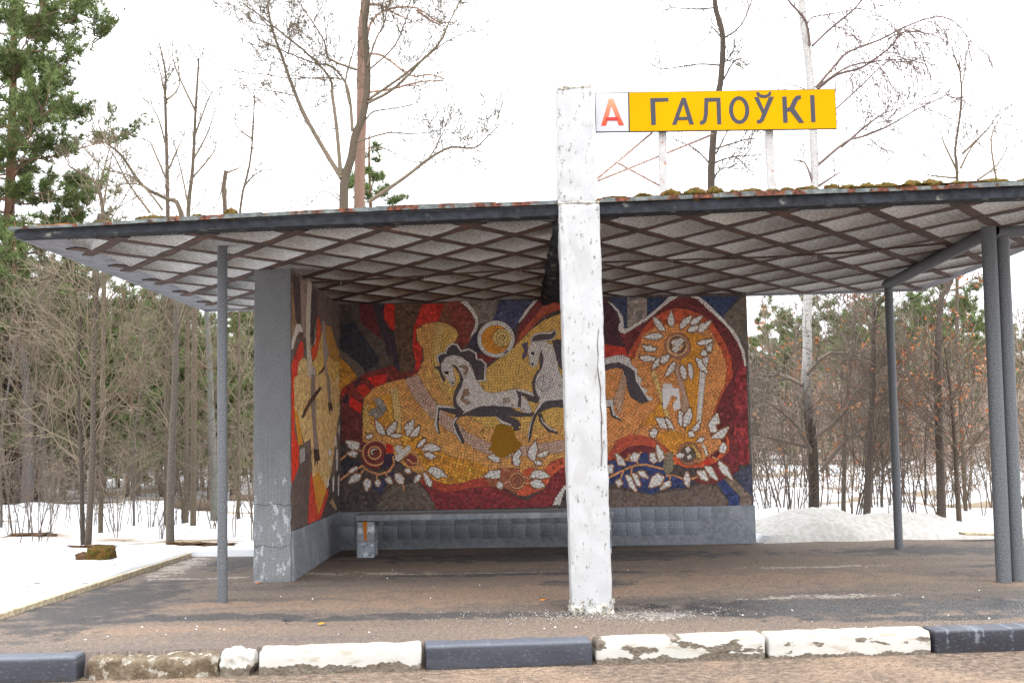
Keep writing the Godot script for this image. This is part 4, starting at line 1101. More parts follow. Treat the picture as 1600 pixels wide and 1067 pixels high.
	patch("arm", "75655f", .03, 85, .12, [-1151.1,187.6,-1170.6,188.7,-1184.2,159.7,-1167.2,157.6])
	patch("arm", "3f2e2c", .026, 80, .2, [-1160.4,159.3,-1190.3,159.6,-1196.3,150.9,-1180,152.2,-1174.9,145.5,-1169.1,151.1])
	patch("line", "4a3530", .026, 60, .15, [-1015.8,141.5,-1052,157.8,-1115.7,173.9,-1126.6,172.4,-1064.1,154.5,-1024.8,140.3])
	patch("dark", "4b4240", .04, 60, .2, [-1171,78.3,-1217.1,86.6,-1296.1,112.8,-1294.1,34.5,-1114.4,41.5,-1161,62.7])
	patch("petal", "d6cdc4", .034, 60, .05, [-1159.7,107.5,-1173.4,112.5,-1189.4,107.1,-1173.3,102.8])
	patch("petal", "d6cdc4", .034, 60, .05, [-1167.3,97.7,-1179.2,100.7,-1183.1,94.1,-1171.2,93.6])
	patch("petal", "d6cdc4", .034, 80, .05, [-1199.8,116.9,-1214.7,126.9,-1220.8,111.7])
	patch("petal", "d6cdc4", .034, 80, .05, [-1227.7,130.4,-1241,139,-1245.1,121.8])
	patch("petal", "b0aaa4", .034, 80, .05, [-1151.6,75.9,-1163.2,83.4,-1168.9,75.2,-1159.2,71.6])
	patch("petal", "d6cdc4", .034, 85, .05, [-1215.5,110.1,-1228.4,110.8,-1225.7,86.3,-1217.2,88.3])
	patch("petal", "d6cdc4", .034, 85, .05, [-1189,79.3,-1203.4,83.7,-1199,65.7,-1190.8,66.1])
	patch("petal", "d6cdc4", .034, 85, .05, [-1224.5,79.6,-1237.6,83.4,-1232.8,59,-1226.3,61])
	patch("petal", "8d7355", .034, 85, .08, [-1170.6,55.8,-1190.7,59.6,-1221.7,46.2,-1211.1,45.2])
	pass

# ------------------------------------------------------------------ shelter
func soffit_y(x: float, z: float) -> float:
	var front := 2.755 + 0.0245 * x
	var back := 2.742 + 0.0125 * x
	return lerpf(front, back, clampf((-7.83 - z) / 4.82, 0, 1))

const RX0 := -3.5
const RX1 := 4.72
const RZ0 := -7.83
const RZ1 := -12.68

func build_shelter():
	var sh := base("bus_shelter", "concrete bus shelter with mosaic walls, lattice ceiling and white pillar", "bus shelter")
	# back wall
	var bw := put("back_wall", rbox(Vector3(4.87, 2.8, 0.3), 0.012, 0.6), M.plaster, sh, Vector3(0.2, 1.38, -12.578))
	var b := Buf.new()
	hexa(b, [Vector3(-1.925, 0.405, -12.4265), Vector3(2.628, 0.405, -12.4265), Vector3(2.628, 0.405, -12.45), Vector3(-1.925, 0.405, -12.45), Vector3(-1.925, 2.79, -12.4265), Vector3(2.628, 2.79, -12.4265), Vector3(2.628, 2.79, -12.45), Vector3(-1.925, 2.79, -12.45)])
	put("mortar_bed", b.mesh(), M.mortar, bw, -bw.position)
	mural_back()
	var outs := lay(PackedVector2Array([Vector2(-1.922, 0.415), Vector2(2.622, 0.415), Vector2(2.622, 2.785), Vector2(-1.922, 2.785)]), Transform3D(Basis(), Vector3(0, 0, -12.4265)))
	mosaic_parts(outs, bw)
	regs.clear()
	# plinth with its square tiles
	var pl := put("plinth", rbox(Vector3(4.57, 0.42, 0.03), 0.006, 0.5, 0.003, 7.0, 3.0), M.grey_paint, bw, Vector3(0.356, 0.205, -12.408) - bw.position)
	for row in 2:
		for k in 26:
			var x := -1.84 + 0.157 * k
			if x > 2.12 - 0.09 * row: continue
			var t := put("tile", tile_mesh(0.149), M.tile[rng.randi() % 3], bw, Vector3(x + rng.randf_range(-0.002, 0.002), 0.335 - 0.156 * row + rng.randf_range(-0.002, 0.002), -12.396 + rng.randf_range(-0.002, 0.001)) - bw.position, Vector3(0, 0, rng.randf_range(-0.012, 0.012)))
			t.scale = Vector3.ONE
	# side wall
	var sw := put("side_wall", rbox(Vector3(0.31, 2.78, 2.72), 0.012, 0.12, 0.006, 3.0, 8.0), M.plaster, sh, Vector3(-2.09, 1.37, -11.085))
	b = Buf.new()
	hexa(b, [Vector3(-1.955, 0.42, -9.735), Vector3(-1.9285, 0.42, -9.735), Vector3(-1.9285, 0.42, -12.42), Vector3(-1.955, 0.42, -12.42), Vector3(-1.955, 2.72, -9.735), Vector3(-1.9285, 2.72, -9.735), Vector3(-1.9285, 2.72, -12.42), Vector3(-1.955, 2.72, -12.42)])
	put("mortar_bed", b.mesh(), M.mortar, sw, -sw.position)
	mural_side()
	# u runs along z (towards the road), v up
	outs = lay(PackedVector2Array([Vector2(-12.418, 0.43), Vector2(-9.742, 0.43), Vector2(-9.742, 2.715), Vector2(-12.418, 2.715)]), Transform3D(Basis(Vector3(0, 0, 1), Vector3(0, 1, 0), Vector3(1, 0, 0)), Vector3(-1.9285, 0, 0)))
	mosaic_parts(outs, sw)
	regs.clear()
	put("front_coat", rbox(Vector3(0.322, 2.74, 0.02), 0.008, 0.07, 0.006, 6.0, 2.0), M.front, sw, Vector3(-2.09, 1.36, -9.722) - sw.position)
	put("plinth", rbox(Vector3(0.03, 0.43, 2.66), 0.006, 0.08, 0.006, 5.0, 5.0), M.grey_paint, sw, Vector3(-1.925, 0.21, -11.075) - sw.position)
	# roof
	var roof := Buf.new()
	roof_block(roof, RX0, RX1, RZ0, RZ1, 0.004, 0.1)
	var rf := put("roof", roof.mesh(), M.soffit, sh)
	# front fascia and the sheets of its metal flashing
	var fx := PackedFloat32Array([RX0 - 0.02, -2.62, -1.75, -0.93, -0.1, 0.352])
	var gx := PackedFloat32Array([0.635, 1.5, 2.32, 3.12, 3.95, 4.75])
	b = Buf.new()
	roof_block(b, RX0 - 0.005, 0.36, RZ0 + 0.025, RZ0 - 0.12, -0.004, 0.062)
	put("fascia", b.mesh(), M.concrete_dark, rf)
	b = Buf.new()
	roof_block(b, 0.625, RX1 + 0.005, RZ0 + 0.025, RZ0 - 0.12, -0.008, 0.068)
	put("fascia", b.mesh(), M.concrete_dark, rf)
	for arr in [fx, gx]:
		for k in arr.size() - 1:
			b = Buf.new()
			var j: float = 0.006 * (k % 2)
			roof_block(b, arr[k] - 0.02, arr[k + 1], RZ0 + 0.05 + j, RZ0 - 0.1, 0.072, 0.1 + j)
			put("flashing", b.mesh(), M.flashing, rf)
	for e in [[RX0 - 0.03, RX0 + 0.02], [RX1 - 0.02, RX1 + 0.03]]:
		b = Buf.new()
		roof_block(b, e[0], e[1], RZ0 - 0.05, RZ1 - 0.03, 0.0025, 0.108)
		put("edge_beam", b.mesh(), M.soffit, rf)
	b = Buf.new()
	roof_block(b, RX0, RX1, RZ1 + 0.06, RZ1 - 0.03, -0.014, 0.107)
	put("edge_beam", b.mesh(), M.soffit, rf)
	build_ceiling(rf)
	# pillar
	var p := put("pillar", rbox(Vector3(0.278, 2.83, 0.3), 0.014, 0.035, 0.004, 5.0, 1.0, Vector3(-0.03, 0, 0), 1.03), M.white, sh, Vector3(0.517, 1.413, -7.88))
	put("pillar_head", rbox(Vector3(0.272, 0.83, 0.29), 0.02, 0.035, 0.006, 5.0, 6.0, Vector3(0, 0, 0), 0.93), M.white, p, Vector3(-0.045, 1.835, 0.0))
	put("pillar_cap", rbox(Vector3(0.25, 0.035, 0.27), 0.015, 0.025, 0.012, 12.0, 6.0), M.white_end, p, Vector3(-0.045, 2.25, 0.0))
	put("pillar_foot", rbox(Vector3(0.29, 0.11, 0.315), 0.03, 0.02, 0.025, 14.0, 4.0), M.white_end, p, Vector3(0.002, -1.385, 0.0))
	put("pillar_joint", rbox(Vector3(0.29, 0.022, 0.312), 0.008, 0.03, 0.01, 20.0, 9.0), M.white_end, p, Vector3(-0.034, 1.418, 0.0))
	var cr := Buf.new()
	var path := [[0.075, 0.62], [0.066, 0.52], [0.07, 0.44], [0.064, 0.36], [0.072, 0.28], [0.08, 0.2], [0.075, 0.1], [0.082, 0.02], [0.077, -0.1], [0.08, -0.22], [0.072, -0.32]]
	for k in path.size() - 1:
		var q0 := Vector3(path[k][0] * 1.2 - 0.005, path[k][1] - 0.1, 0.1535)
		var q1 := Vector3(path[k + 1][0] * 1.2 - 0.005, path[k + 1][1] - 0.1, 0.1535)
		bar(cr, q0, q1 , rng.randf_range(0.003, 0.007), 0.006, Color(0.09, 0.07, 0.06))
	put("crack", cr.mesh(), M.twig, p)
	# posts
	post(sh, Vector3(-2.212, 0, -8.55), Vector3(-2.216, 2.74, -8.5), 0.0375)
	post(sh, Vector3(3.92, 0, -11.57), Vector3(3.935, 2.72, -11.57), 0.043)
	post(sh, Vector3(3.852, 0, -8.96), Vector3(3.874, 2.84, -8.95), 0.058)
	post(sh, Vector3(3.985, 0, -9.02), Vector3(4.0, 2.84, -9.0), 0.056)
	var tb := Buf.new()
	tube(tb, PackedVector3Array([Vector3(3.935, 2.725, -11.62), Vector3(3.9, 2.8, -8.93)]), 0.055, 0.055, 12, Color.WHITE, true)
	put("roof_rail", tb.mesh(), M.pole, sh)
	tb = Buf.new()
	tube(tb, PackedVector3Array([Vector3(3.9, 2.79, -8.98), Vector3(4.7, 2.83, -8.98)]), 0.05, 0.05, 12, Color.WHITE, true)
	put("roof_rail", tb.mesh(), M.pole, sh)

func post(sh: Node3D, p: Vector3, q: Vector3, r: float):
	var tb := Buf.new()
	tube(tb, PackedVector3Array([p, p.lerp(q, 0.5), q]), r, r, 16, Color.WHITE)
	put("post", tb.mesh(), M.pole, sh)

func mosaic_parts(outs: Dictionary, wall: Node3D):
	var names := {"sun": ["sun_mosaic", "amber sun of tesserae in a white ring"], "horse": ["horse_mosaic", "left hand white horse with dark mane"], "horse_b": ["horse_mosaic", "right hand rearing white horse with dark tail"],
		"flower_left": ["flower_mosaic", "white petalled flower at the lower left"], "flower_middle": ["flower_mosaic", "white petalled flower under the horses"], "flower_top": ["flower_mosaic", "tall white petalled flower at the upper right"],
		"flower_right": ["flower_mosaic", "damaged white petalled flower at the lower right"], "flower_branch": ["branch_mosaic", "leafy white branch by the pillar"], "plaster:repair": ["repair_patch", "ochre plaster patch where tesserae fell out"], "plaster:damage": ["repair_patch", "pale grey bare patch"],
		"arm": ["figure_mosaic", "reaching arms and hands"], "figure": ["figure_mosaic", "pale long figure"]}
	var bg := []
	for k in outs:
		if outs[k].v.is_empty(): continue
		if names.has(k):
			var o := put(names[k][0], outs[k].mesh(), M.patch if k.begins_with("plaster") else M.tess, wall, -wall.position)
			o.set_meta("label", names[k][1])
			o.set_meta("kind", "stuff")
		else: bg.append(outs[k])
	var all := Buf.new()
	for q in bg:
		var s := all.v.size()
		all.v.append_array(q.v)
		all.c.append_array(q.c)
		for x in q.i: all.i.append(x + s)
	put("ground_mosaic", all.mesh(), M.tess, wall, -wall.position).set_meta("kind", "stuff")

var tile_cache: ArrayMesh

func tile_mesh(s: float) -> ArrayMesh:
	if tile_cache: return tile_cache
	var b := Buf.new()
	var h := s * 0.5
	var i := h - 0.006
	var f := 0.008
	var ring0 := [Vector3(-h, -h, 0), Vector3(h, -h, 0), Vector3(h, h, 0), Vector3(-h, h, 0)]
	var ring1 := [Vector3(-i, -i, f), Vector3(i, -i, f), Vector3(i, i, f), Vector3(-i, i, f)]
	quad(b, ring1[3], ring1[2], ring1[1], ring1[0])
	for k in 4: quad(b, ring0[k], ring1[k], ring1[(k + 1) % 4], ring0[(k + 1) % 4])
	for p in b.v: b.t.append(Vector2(p.x / s + 0.5, 0.5 - p.y / s))
	var st := SurfaceTool.new()
	st.create_from(b.mesh(), 0)
	st.generate_normals()
	st.generate_tangents()
	tile_cache = st.commit()
	return tile_cache

func roof_swell(x: float) -> float: return lerpf(0.66, 1.0, smoothstep(-3.5, -1.2, x)) - 0.08 * smoothstep(1.0, 3.5, x) + 0.05 * soft.get_noise_1d(x * 1.7)

func roof_block(b: Buf, xa: float, xb: float, za: float, zb: float, lo: float, hi: float):
	var nx := maxi(1, int((xb - xa) / 0.35))
	var nz := maxi(1, int((za - zb) / 0.35))
	var P := func(i: int, j: int, dy: float) -> Vector3:
		var x := lerpf(xa, xb, float(i) / nx)
		var z := lerpf(za, zb, float(j) / nz)
		return Vector3(x, soffit_y(x, z) + (dy * roof_swell(x) if dy > 0.03 else dy), z)
	for j in nz:
		for i in nx:
			quad(b, P.call(i, j, lo), P.call(i + 1, j, lo), P.call(i + 1, j + 1, lo), P.call(i, j + 1, lo))
			quad(b, P.call(i, j, hi), P.call(i, j + 1, hi), P.call(i + 1, j + 1, hi), P.call(i + 1, j, hi))
	for i in nx:
		quad(b, P.call(i, 0, lo), P.call(i, 0, hi), P.call(i + 1, 0, hi), P.call(i + 1, 0, lo))
		quad(b, P.call(i + 1, nz, lo), P.call(i + 1, nz, hi), P.call(i, nz, hi), P.call(i, nz, lo))
	for j in nz:
		quad(b, P.call(0, j + 1, lo), P.call(0, j + 1, hi), P.call(0, j, hi), P.call(0, j, lo))
		quad(b, P.call(nx, j, lo), P.call(nx, j, hi), P.call(nx, j + 1, hi), P.call(nx, j + 1, lo))

func build_ceiling(rf: Node3D):
	lattice(rf, RX0 + 0.3, 0.32, Vector2(-0.29, -8.07), Vector2(0.645, 0.87))
	lattice(rf, 0.62, RX1 - 0.14, Vector2(0.661, -8.07), Vector2(0.66, 0.9))
	# dark middle rib, rough underneath
	var cb := put("middle_rib", rbox(Vector3(0.26, 0.13, 4.6), 0.03, 0.05, 0.05, 6.0, 12.0), M.concrete_dark, rf, Vector3(0.47, 2.735, -10.2))
	cb.rotation.x = 0.0
	# joint across the ceiling with its drips
	var b := Buf.new()
	var jp := [[-1.9, -10.6], [-0.77, -10.4], [0.32, -10.15], [0.85, -9.95], [2.32, -10.0], [3.0, -9.9], [3.8, -9.6]]
	for k in jp.size() - 1:
		var p0 := Vector3(jp[k][0], soffit_y(jp[k][0], jp[k][1]) - 0.012, jp[k][1])
		var p1 := Vector3(jp[k + 1][0], soffit_y(jp[k + 1][0], jp[k + 1][1]) - 0.012, jp[k + 1][1])
		bar(b, p0, p1, 0.022, 0.014)
		for d in 7:
			if rng.randf() < 0.45: continue
			var q := p0.lerp(p1, rng.randf())
			var tb := Buf.new()
			tube(tb, PackedVector3Array([q, q + Vector3(0, -rng.randf_range(0.015, 0.06), 0)]), 0.004, 0.0015, 5, Color.WHITE)
			put("drip", tb.mesh(), M.post, rf)
	put("ceiling_joint", b.mesh(), M.strap, rf)

func lattice(rf: Node3D, xa: float, xb: float, o: Vector2, bx: Vector2):
	var lim := PackedVector2Array([Vector2(xa, RZ1 + 0.1), Vector2(xb, RZ1 + 0.1), Vector2(xb, RZ0 - 0.14), Vector2(xa, RZ0 - 0.14)])
	for j in range(-1, 13):
		for i in range(-7, 9):
			var c := o + Vector2((i + (0.5 if j % 2 != 0 else 0.0)) * bx.x, bx.y * 0.5 * (1 - j))
			var h := bx * 0.5 - Vector2(0.058, 0.07)
			var d := PackedVector2Array()
			# corners a little out of true
			for k in [[-1, 0], [0, -1], [1, 0], [0, 1]]: d.append(c + Vector2(h.x * k[0], h.y * k[1]) + Vector2(rng.randf_range(-0.008, 0.008), rng.randf_range(-0.008, 0.008)))
			for q in Geometry2D.intersect_polygons(d, lim):
				var r := Rect2(q[0], Vector2.ZERO)
				for p in q: r = r.expand(p)
				if r.size.x * r.size.y > 0.01: ceiling_panel(q, rf)
	for fam in 2:
		for k in range(-22, 23):
			var dirv := Vector2(bx.x * (0.5 if fam == 0 else -0.5), -bx.y * 0.5)
			var s := o + Vector2(k * bx.x, 0)
			var line := PackedVector2Array([s - dirv * 20, s + dirv * 30])
			var big := PackedVector2Array([Vector2(xa - 0.12, RZ1 + 0.08), Vector2(xb + 0.03, RZ1 + 0.08), Vector2(xb + 0.03, RZ0 - 0.12), Vector2(xa - 0.12, RZ0 - 0.12)])
			for seg in Geometry2D.intersect_polyline_with_polygon(line, big):
				if seg.size() < 2 or seg[0].distance_to(seg[-1]) < 0.15: continue
				var a: Vector2 = seg[0]
				var e: Vector2 = seg[-1]
				var side := (e - a).normalized().orthogonal() * 0.046
				var b := Buf.new()
				var dn := -0.006 - 0.002 * fam
				var n := maxi(2, int(a.distance_to(e) / 0.12))
				var prev := []
				for t in n + 1:
					var m := a.lerp(e, float(t) / n)
					var w := 1.0 + soft.get_noise_2d(m.x * 3.0, m.y * 3.0) * 0.5
					var row := []
					for sg in [-1.0, 1.0]:
						var p: Vector2 = m + side * sg * w
						row.append(Vector3(p.x, soffit_y(p.x, p.y) + dn, p.y))
						row.append(Vector3(p.x, soffit_y(p.x, p.y) + 0.006, p.y))
					if t > 0:
						quad(b, prev[0], row[0], row[2], prev[2])
						quad(b, prev[1], row[1], row[0], prev[0])
						quad(b, prev[2], row[2], row[3], prev[3])
					prev = row
				put("ceiling_strap", b.mesh(), M.strap, rf)

func ceiling_panel(q: PackedVector2Array, rf: Node3D):
	if q.size() < 3: return
	var idx := Geometry2D.triangulate_polygon(q)
	if idx.is_empty(): return
	var b := Buf.new()
	var dn := -0.0025 - rng.randf() * 0.003
	for p in q:
		b.v.append(Vector3(p.x, soffit_y(p.x, p.y) + dn, p.y))
	for k in idx: b.i.append(k)
	var m := q.size()
	for k in m:
		var p := q[k]
		var e := q[(k + 1) % m]
		quad(b, Vector3(p.x, soffit_y(p.x, p.y) + dn, p.y), Vector3(e.x, soffit_y(e.x, e.y) + dn, e.y), Vector3(e.x, soffit_y(e.x, e.y) + 0.006, e.y), Vector3(p.x, soffit_y(p.x, p.y) + 0.006, p.y))
	for v in b.v: b.t.append(Vector2(v.x * 0.59 + v.z * 0.8, v.x * 0.8 - v.z * 0.59))
	var st := SurfaceTool.new()
	st.create_from(b.mesh(), 0)
	st.generate_normals()
	st.generate_tangents()
	put("ceiling_panel", st.commit(), M.panel[rng.randi() % 5], rf)

# ------------------------------------------------------------------ kerb
func build_kerb():
	var seg := [[-5.6, -4.5, "dark"], [-4.5, -3.5, "white"], [-3.5, -2.49, "dark"], [-2.44, -1.72, "raw"], [-1.72, -1.515, "stub"], [-1.49, -0.555, "white"], [-0.545, 0.44, "dark"], [0.452, 1.47, "chip"], [1.478, 2.48, "chip2"], [2.49, 3.5, "dark2"], [3.51, 4.5, "white"], [4.51, 5.5, "dark"]]
	var says := {"raw": "crumbled bare kerb stone worn down to brown concrete", "stub": "short broken white kerb stub beside the crumbled stone", "chip": "white kerb stone with big chipped patches, just right of the pillar", "chip2": "white kerb stone, lightly scraped, second right of the pillar", "dark2": "dark kerb stone with pale drips at the right edge of the picture"}
	for k in seg.size():
		var s: Array = seg[k]
		var l: float = s[1] - s[0]
		var kind: String = s[2]
		var size := Vector3(l - 0.006, 0.29, 0.18)
		var m: Material = {"dark": M.kerb_dark, "dark2": M.kerb_dark, "white": M.kerb_white, "raw": M.kerb_raw, "stub": M.kerb_white, "chip": M.kerb_white, "chip2": M.kerb_white}[kind]
		var mesh: ArrayMesh
		var y := -0.135
		var zoff := 0.0
		if kind == "raw":
			mesh = rbox(Vector3(l + 0.03, 0.26, 0.19), 0.03, 0.02, 0.022, 6.0, 3.3)
			y = -0.145
			zoff = -0.02
		elif kind == "stub": mesh = rbox(Vector3(l - 0.01, 0.28, 0.18), 0.03, 0.02, 0.018, 10.0, 5.0, Vector3.ZERO, 1.0, 3)
		else: mesh = rbox(size, 0.022, 0.045, 0.005, 7.0, k * 7.7, Vector3.ZERO, 1.0, {"dark2": 1, "chip": 1, "chip2": 2}.get(kind, 0))
		var xm: float = (s[0] + s[1]) * 0.5
		var say: String = says.get(kind, "%s painted kerb stone, %s" % ["dark" if kind.begins_with("dark") else "white", {2: "at the left edge of the picture", 5: "between the white stub and the pillar's dark stone", 6: "directly in front of the white pillar"}.get(k, "beyond the %s end of the picture, number %s outwards" % ["left" if k < 3 else "right", ["two", "one", "", "", "", "", "", "", "", "", "one", "two"][k]])])
		if k in [0, 1, 11]: continue
		if k == 10: say = "white painted kerb stone past the right edge of the picture"
		tag(put("kerb_stone", mesh, m, null, Vector3(xm, y, kerb_z(xm) + zoff), Vector3(0, 0.078, 0)), say, "kerb stone", "kerb stones along the pavement")

# ------------------------------------------------------------------ sign
func build_sign():
	var z := -7.9
	var sg := base("stop_sign_board", "yellow name board reading ГАЛОЎКІ on white posts above the roof", "sign")
	var T := Transform3D(Basis(), Vector3(0, 0, z))
	var b := Buf.new()
	slab2(b, pg([62.4,366.5,236.1,366.4,236.2,336.9,62.5,337.2]), 0.02, T)
	put("board", b.mesh(), M.sign_dark, sg)
	b = Buf.new()
	slab2(b, pg([87.4,365.9,235.5,365.9,235.7,337.2,87.3,337.6]), 0.024, T)
	put("yellow_face", b.mesh(), M.yellow, sg)
	b = Buf.new()
	slab2(b, pg([62.9,365.8,86.5,365.8,86.3,337.6,63.1,337.8]), 0.024, T)
	put("white_face", b.mesh(), M.sign_white, sg)
	var letters := [
		[[102.4,361.5,115.5,361.6,115.5,358.9,105.9,358.7,106,341.9,102.7,341.8]],
		[[117.6,341.7,125.1,361.4,127.9,361.4,120.7,341.7], [125.1,361.4,127.9,361.4,133.3,341.8,130.1,341.7], [121.7,347.4,129.4,347.4,130.2,345.1,120.8,345]],
		[[141.5,361.1,153,361.1,153,341.5,150.1,341.5,150.1,358.3,144.2,358.2,143.6,348.8,142.4,343.8,140.6,341.9,137.8,341.4,137.7,344.1,139.8,344.7,140.8,348.9]],
		[],
		[[177.3,360.9,180.4,361.2,184.4,351,182.9,348], [188,361.2,191.6,361.1,183.6,343.6,181.4,341.8,178.6,341.7,178.7,344.1,180.8,344.5], [178.9,364.5,180.7,364.8,181.8,363,185.1,362.4,187.6,363.4,188.1,364.9,189.8,364.9,189.2,362.2,185.8,360.2,182.1,360.5,179.5,362]],
		[[197.5,361,200.7,361.1,200.8,341.9,197.6,341.7], [200,352.6,202.5,353.2,205.3,359.1,207.7,361.5,211,361.8,210.9,359.1,208.9,358.5,205.7,352,203.5,350,200.1,349.9], [202.8,352.2,205.8,352.5,212.6,341.8,209,341.5,203,350]],
		[[217.6,361.7,220.7,361.8,220.8,342,217.7,341.9]]]
	for k in letters.size():
		b = Buf.new()
		var t := 0.0255
		if k == 3:
			var o := PackedVector2Array()
			var e: PackedVector2Array = pg([166.2,351.7,173.5,351.5,166.5,361.9,170.6,351.6,166.4,359.2])
			var rx := e[1].x - e[0].x
			var ry := e[2].y - e[0].y
			var ix := e[3].x - e[0].x
			var iy := e[4].y - e[0].y
			for j in 33: o.append(e[0] + Vector2(cos(TAU * j / 32.0) * rx, sin(TAU * j / 32.0) * ry) * (1.0 if j < 32 else 1.0) + Vector2(0, -0.0002 if j == 32 else 0.0))
			for j in 33: o.append(e[0] + Vector2(cos(-TAU * j / 32.0) * ix, sin(-TAU * j / 32.0) * iy) - Vector2(0, 0.0002 if j == 0 else 0.0))
			slab2(b, o, t, T)
		for l in letters[k]:
			slab2(b, pg(l), t, T)
			t += 0.0006
		put("letter", b.mesh(), M.sign_dark, sg)
	b = Buf.new()
	var t2 := 0.0255
	for l in [[66.6,341.8,72.6,361.5,75.8,361.7,70.4,342], [72.6,361.5,75.8,361.7,83,342,79.4,341.9], [70.5,347.9,78.9,348.1,79.6,345.4,69.8,345.6]]:
		slab2(b, pg(l), t2, T)
		t2 += 0.0006
	var top := -100.0
	var low := 100.0
	for p in b.v:
		top = maxf(top, p.y)
		low = minf(low, p.y)
	for p in b.v:
		var f := (p.y - low) / (top - low)
		b.c.append(hexcol("b8380f").lerp(hexcol("c98a6c"), smoothstep(0.5, 1.1, f)) if f > 0.34 or f < 0.14 else hexcol("a82a22"))
	put("letter", b.mesh(), M.sign_red, sg)
	for q in [[111.6,338,111,294.1], [188.4,337.9,189.5,296.1]]:
		b = Buf.new()
		var e: PackedVector2Array = pg(q)
		bar(b, Vector3(e[0].x, e[0].y + 0.2, z - 0.05), Vector3(e[1].x, e[1].y - 0.12, z - 0.05), 0.055, 0.05)
		put("post", b.mesh(), M.post, sg)
	for q in [[63.4,304.7,104.7,339.4], [63.4,302.9,149.2,337.5], [77.3,316.7,111,299.1]]:
		b = Buf.new()
		var e: PackedVector2Array = pg(q)
		tube(b, PackedVector3Array([Vector3(e[0].x, e[0].y, z - 0.03), Vector3(e[1].x, e[1].y, z - 0.09)]), 0.009, 0.009, 8, Color.WHITE, true)
		put("brace", b.mesh(), M.rod, sg)

# ------------------------------------------------------------------ bench
func build_bench():
	var be := base("bench", "low dark grey bench on concrete blocks before the mosaic wall", "bench", Vector3(-0.31, 0, -11.7))
	put("seat", rbox(Vector3(2.63, 0.06, 0.42), 0.008, 0.08, 0.004, 8.0, 3.0), M.grey_seat if M.has("grey_seat") else M.grey_paint, be, Vector3(0, 0.405, 0))
	for x in [-1.22, 1.2]:
		put("leg", rbox(Vector3(0.18, 0.376, 0.34), 0.01, 0.04, 0.006, 7.0, x), M.plaster_low, be, Vector3(x, 0.187, 0.0))
		put("leg_band", rbox(Vector3(0.186, 0.09, 0.346), 0.008, 0.04, 0.003, 7.0, x), M.grey_paint, be, Vector3(x, 0.2, 0.0))
	var b := Buf.new()
	hexa(b, [Vector3(-1.225, 0.17, 0.1), Vector3(-1.205, 0.17, 0.1), Vector3(-1.205, 0.17, 0.176), Vector3(-1.225, 0.17, 0.176), Vector3(-1.245, 0.372, 0.1), Vector3(-1.2, 0.372, 0.1), Vector3(-1.2, 0.372, 0.177), Vector3(-1.245, 0.372, 0.177)])
	put("rust_run", b.mesh(), mat("b06a1e", 1.0, 0.9), be)

# ------------------------------------------------------------------ trees
func poly3(l: Array, z: float, wander: float) -> PackedVector3Array:
	var o := PackedVector3Array()
	var dz := 0.0
	for j in range(0, l.size(), 2):
		o.append(Vector3(l[j], l[j + 1], -z + dz))
		dz += rng.randf_range(-wander, wander)
	return smooth_path(o)

func smooth_path(p: PackedVector3Array) -> PackedVector3Array:
	if p.size() < 3: return p
	var o := PackedVector3Array()
	for k in p.size() - 1:
		var a := p[maxi(k - 1, 0)]
		var d := p[mini(k + 2, p.size() - 1)]
		for t in 3: o.append(p[k].cubic_interpolate(p[k + 1], a, d, t / 3.0))
	o.append(p[-1])
	return o

func rand_dir() -> Vector3:
	return Vector3(rng.randfn(), rng.randfn(), rng.randfn()).normalized()

# side twigs along a path
func twigs(b: Buf, path: PackedVector3Array, count: int, length: float, r: float, col: Color, droop := 0.0, from := 0.25, levels := 1):
	for k in count:
		var t := rng.randf_range(from, 1.0)
		var f := t * (path.size() - 1)
		var i := mini(int(f), path.size() - 2)
		var p := path[i].lerp(path[i + 1], f - i)
		var d := (path[i + 1] - path[i]).normalized()
		var s := rand_dir()
		s = (s - d * s.dot(d)).normalized()
		var dirv := (d * rng.randf_range(0.5, 1.1) + s).normalized()
		grow(b, p, dirv, length * rng.randf_range(0.5, 1.2) * (1.15 - 0.5 * t), r, levels, col, 0.12 - droop, 4.0, droop)

func grow(b: Buf, p: Vector3, d: Vector3, length: float, r: float, levels: int, col: Color, up: float, kids: float, droop := 0.0, wob := 0.0):
	if wob == 0.0: wob = twig_wob
	var n := 3 if levels == 0 else 4
	var pts := PackedVector3Array([p])
	var dirs := [d]
	var q := p
	var e := d
	for k in n:
		e = (e + rand_dir() * wob + Vector3.UP * up - Vector3.UP * droop * 0.5 * k).normalized()
		q += e * length / n
		pts.append(q)
		dirs.append(e)
	var rr := maxf(r, twig_min)
	tube(b, pts, rr, maxf(rr * 0.4, twig_min * 0.82), 3 if rr < 0.012 else (4 if rr < 0.03 else 7), col * rng.randf_range(0.8, 1.2))
	if levels > 0:
		for k in int(kids * rng.randf_range(0.7, 1.3)):
			var t := rng.randf_range(0.2, 1.0)
			var f := t * n
			var i := mini(int(f), n - 1)
			var s := rand_dir()
			s = (s - dirs[i] * s.dot(dirs[i])).normalized()
			var nd: Vector3 = (dirs[i] * rng.randf_range(0.5, 1.2) + s).normalized()
			grow(b, pts[i].lerp(pts[i + 1], f - i), nd, length * rng.randf_range(0.4, 0.7) * (1.1 - 0.4 * t), rr * 0.5, levels - 1, col, up, kids, droop, wob)

var twig_min := 0.0036
var twig_wob := 0.26
const BROWN := Color(0.105, 0.081, 0.06)
const GREYB := Color(0.155, 0.12, 0.083)
const PINKB := Color(0.28, 0.17, 0.125)

func limb(b: Buf, l: Array, z: float, r0: float, r1: float, col: Color, count := 10, length := 0.9, droop := 0.0, wander := 0.25, levels := 1) -> PackedVector3Array:
	var p := poly3(l, z, wander)
	tube(b, p, r0, r1, 5 if r0 < 0.03 else 8, col)
	if count > 0: twigs(b, p, count, length, maxf(r1 * 0.6, 0.004), col, droop, 0.2, levels)
	return p

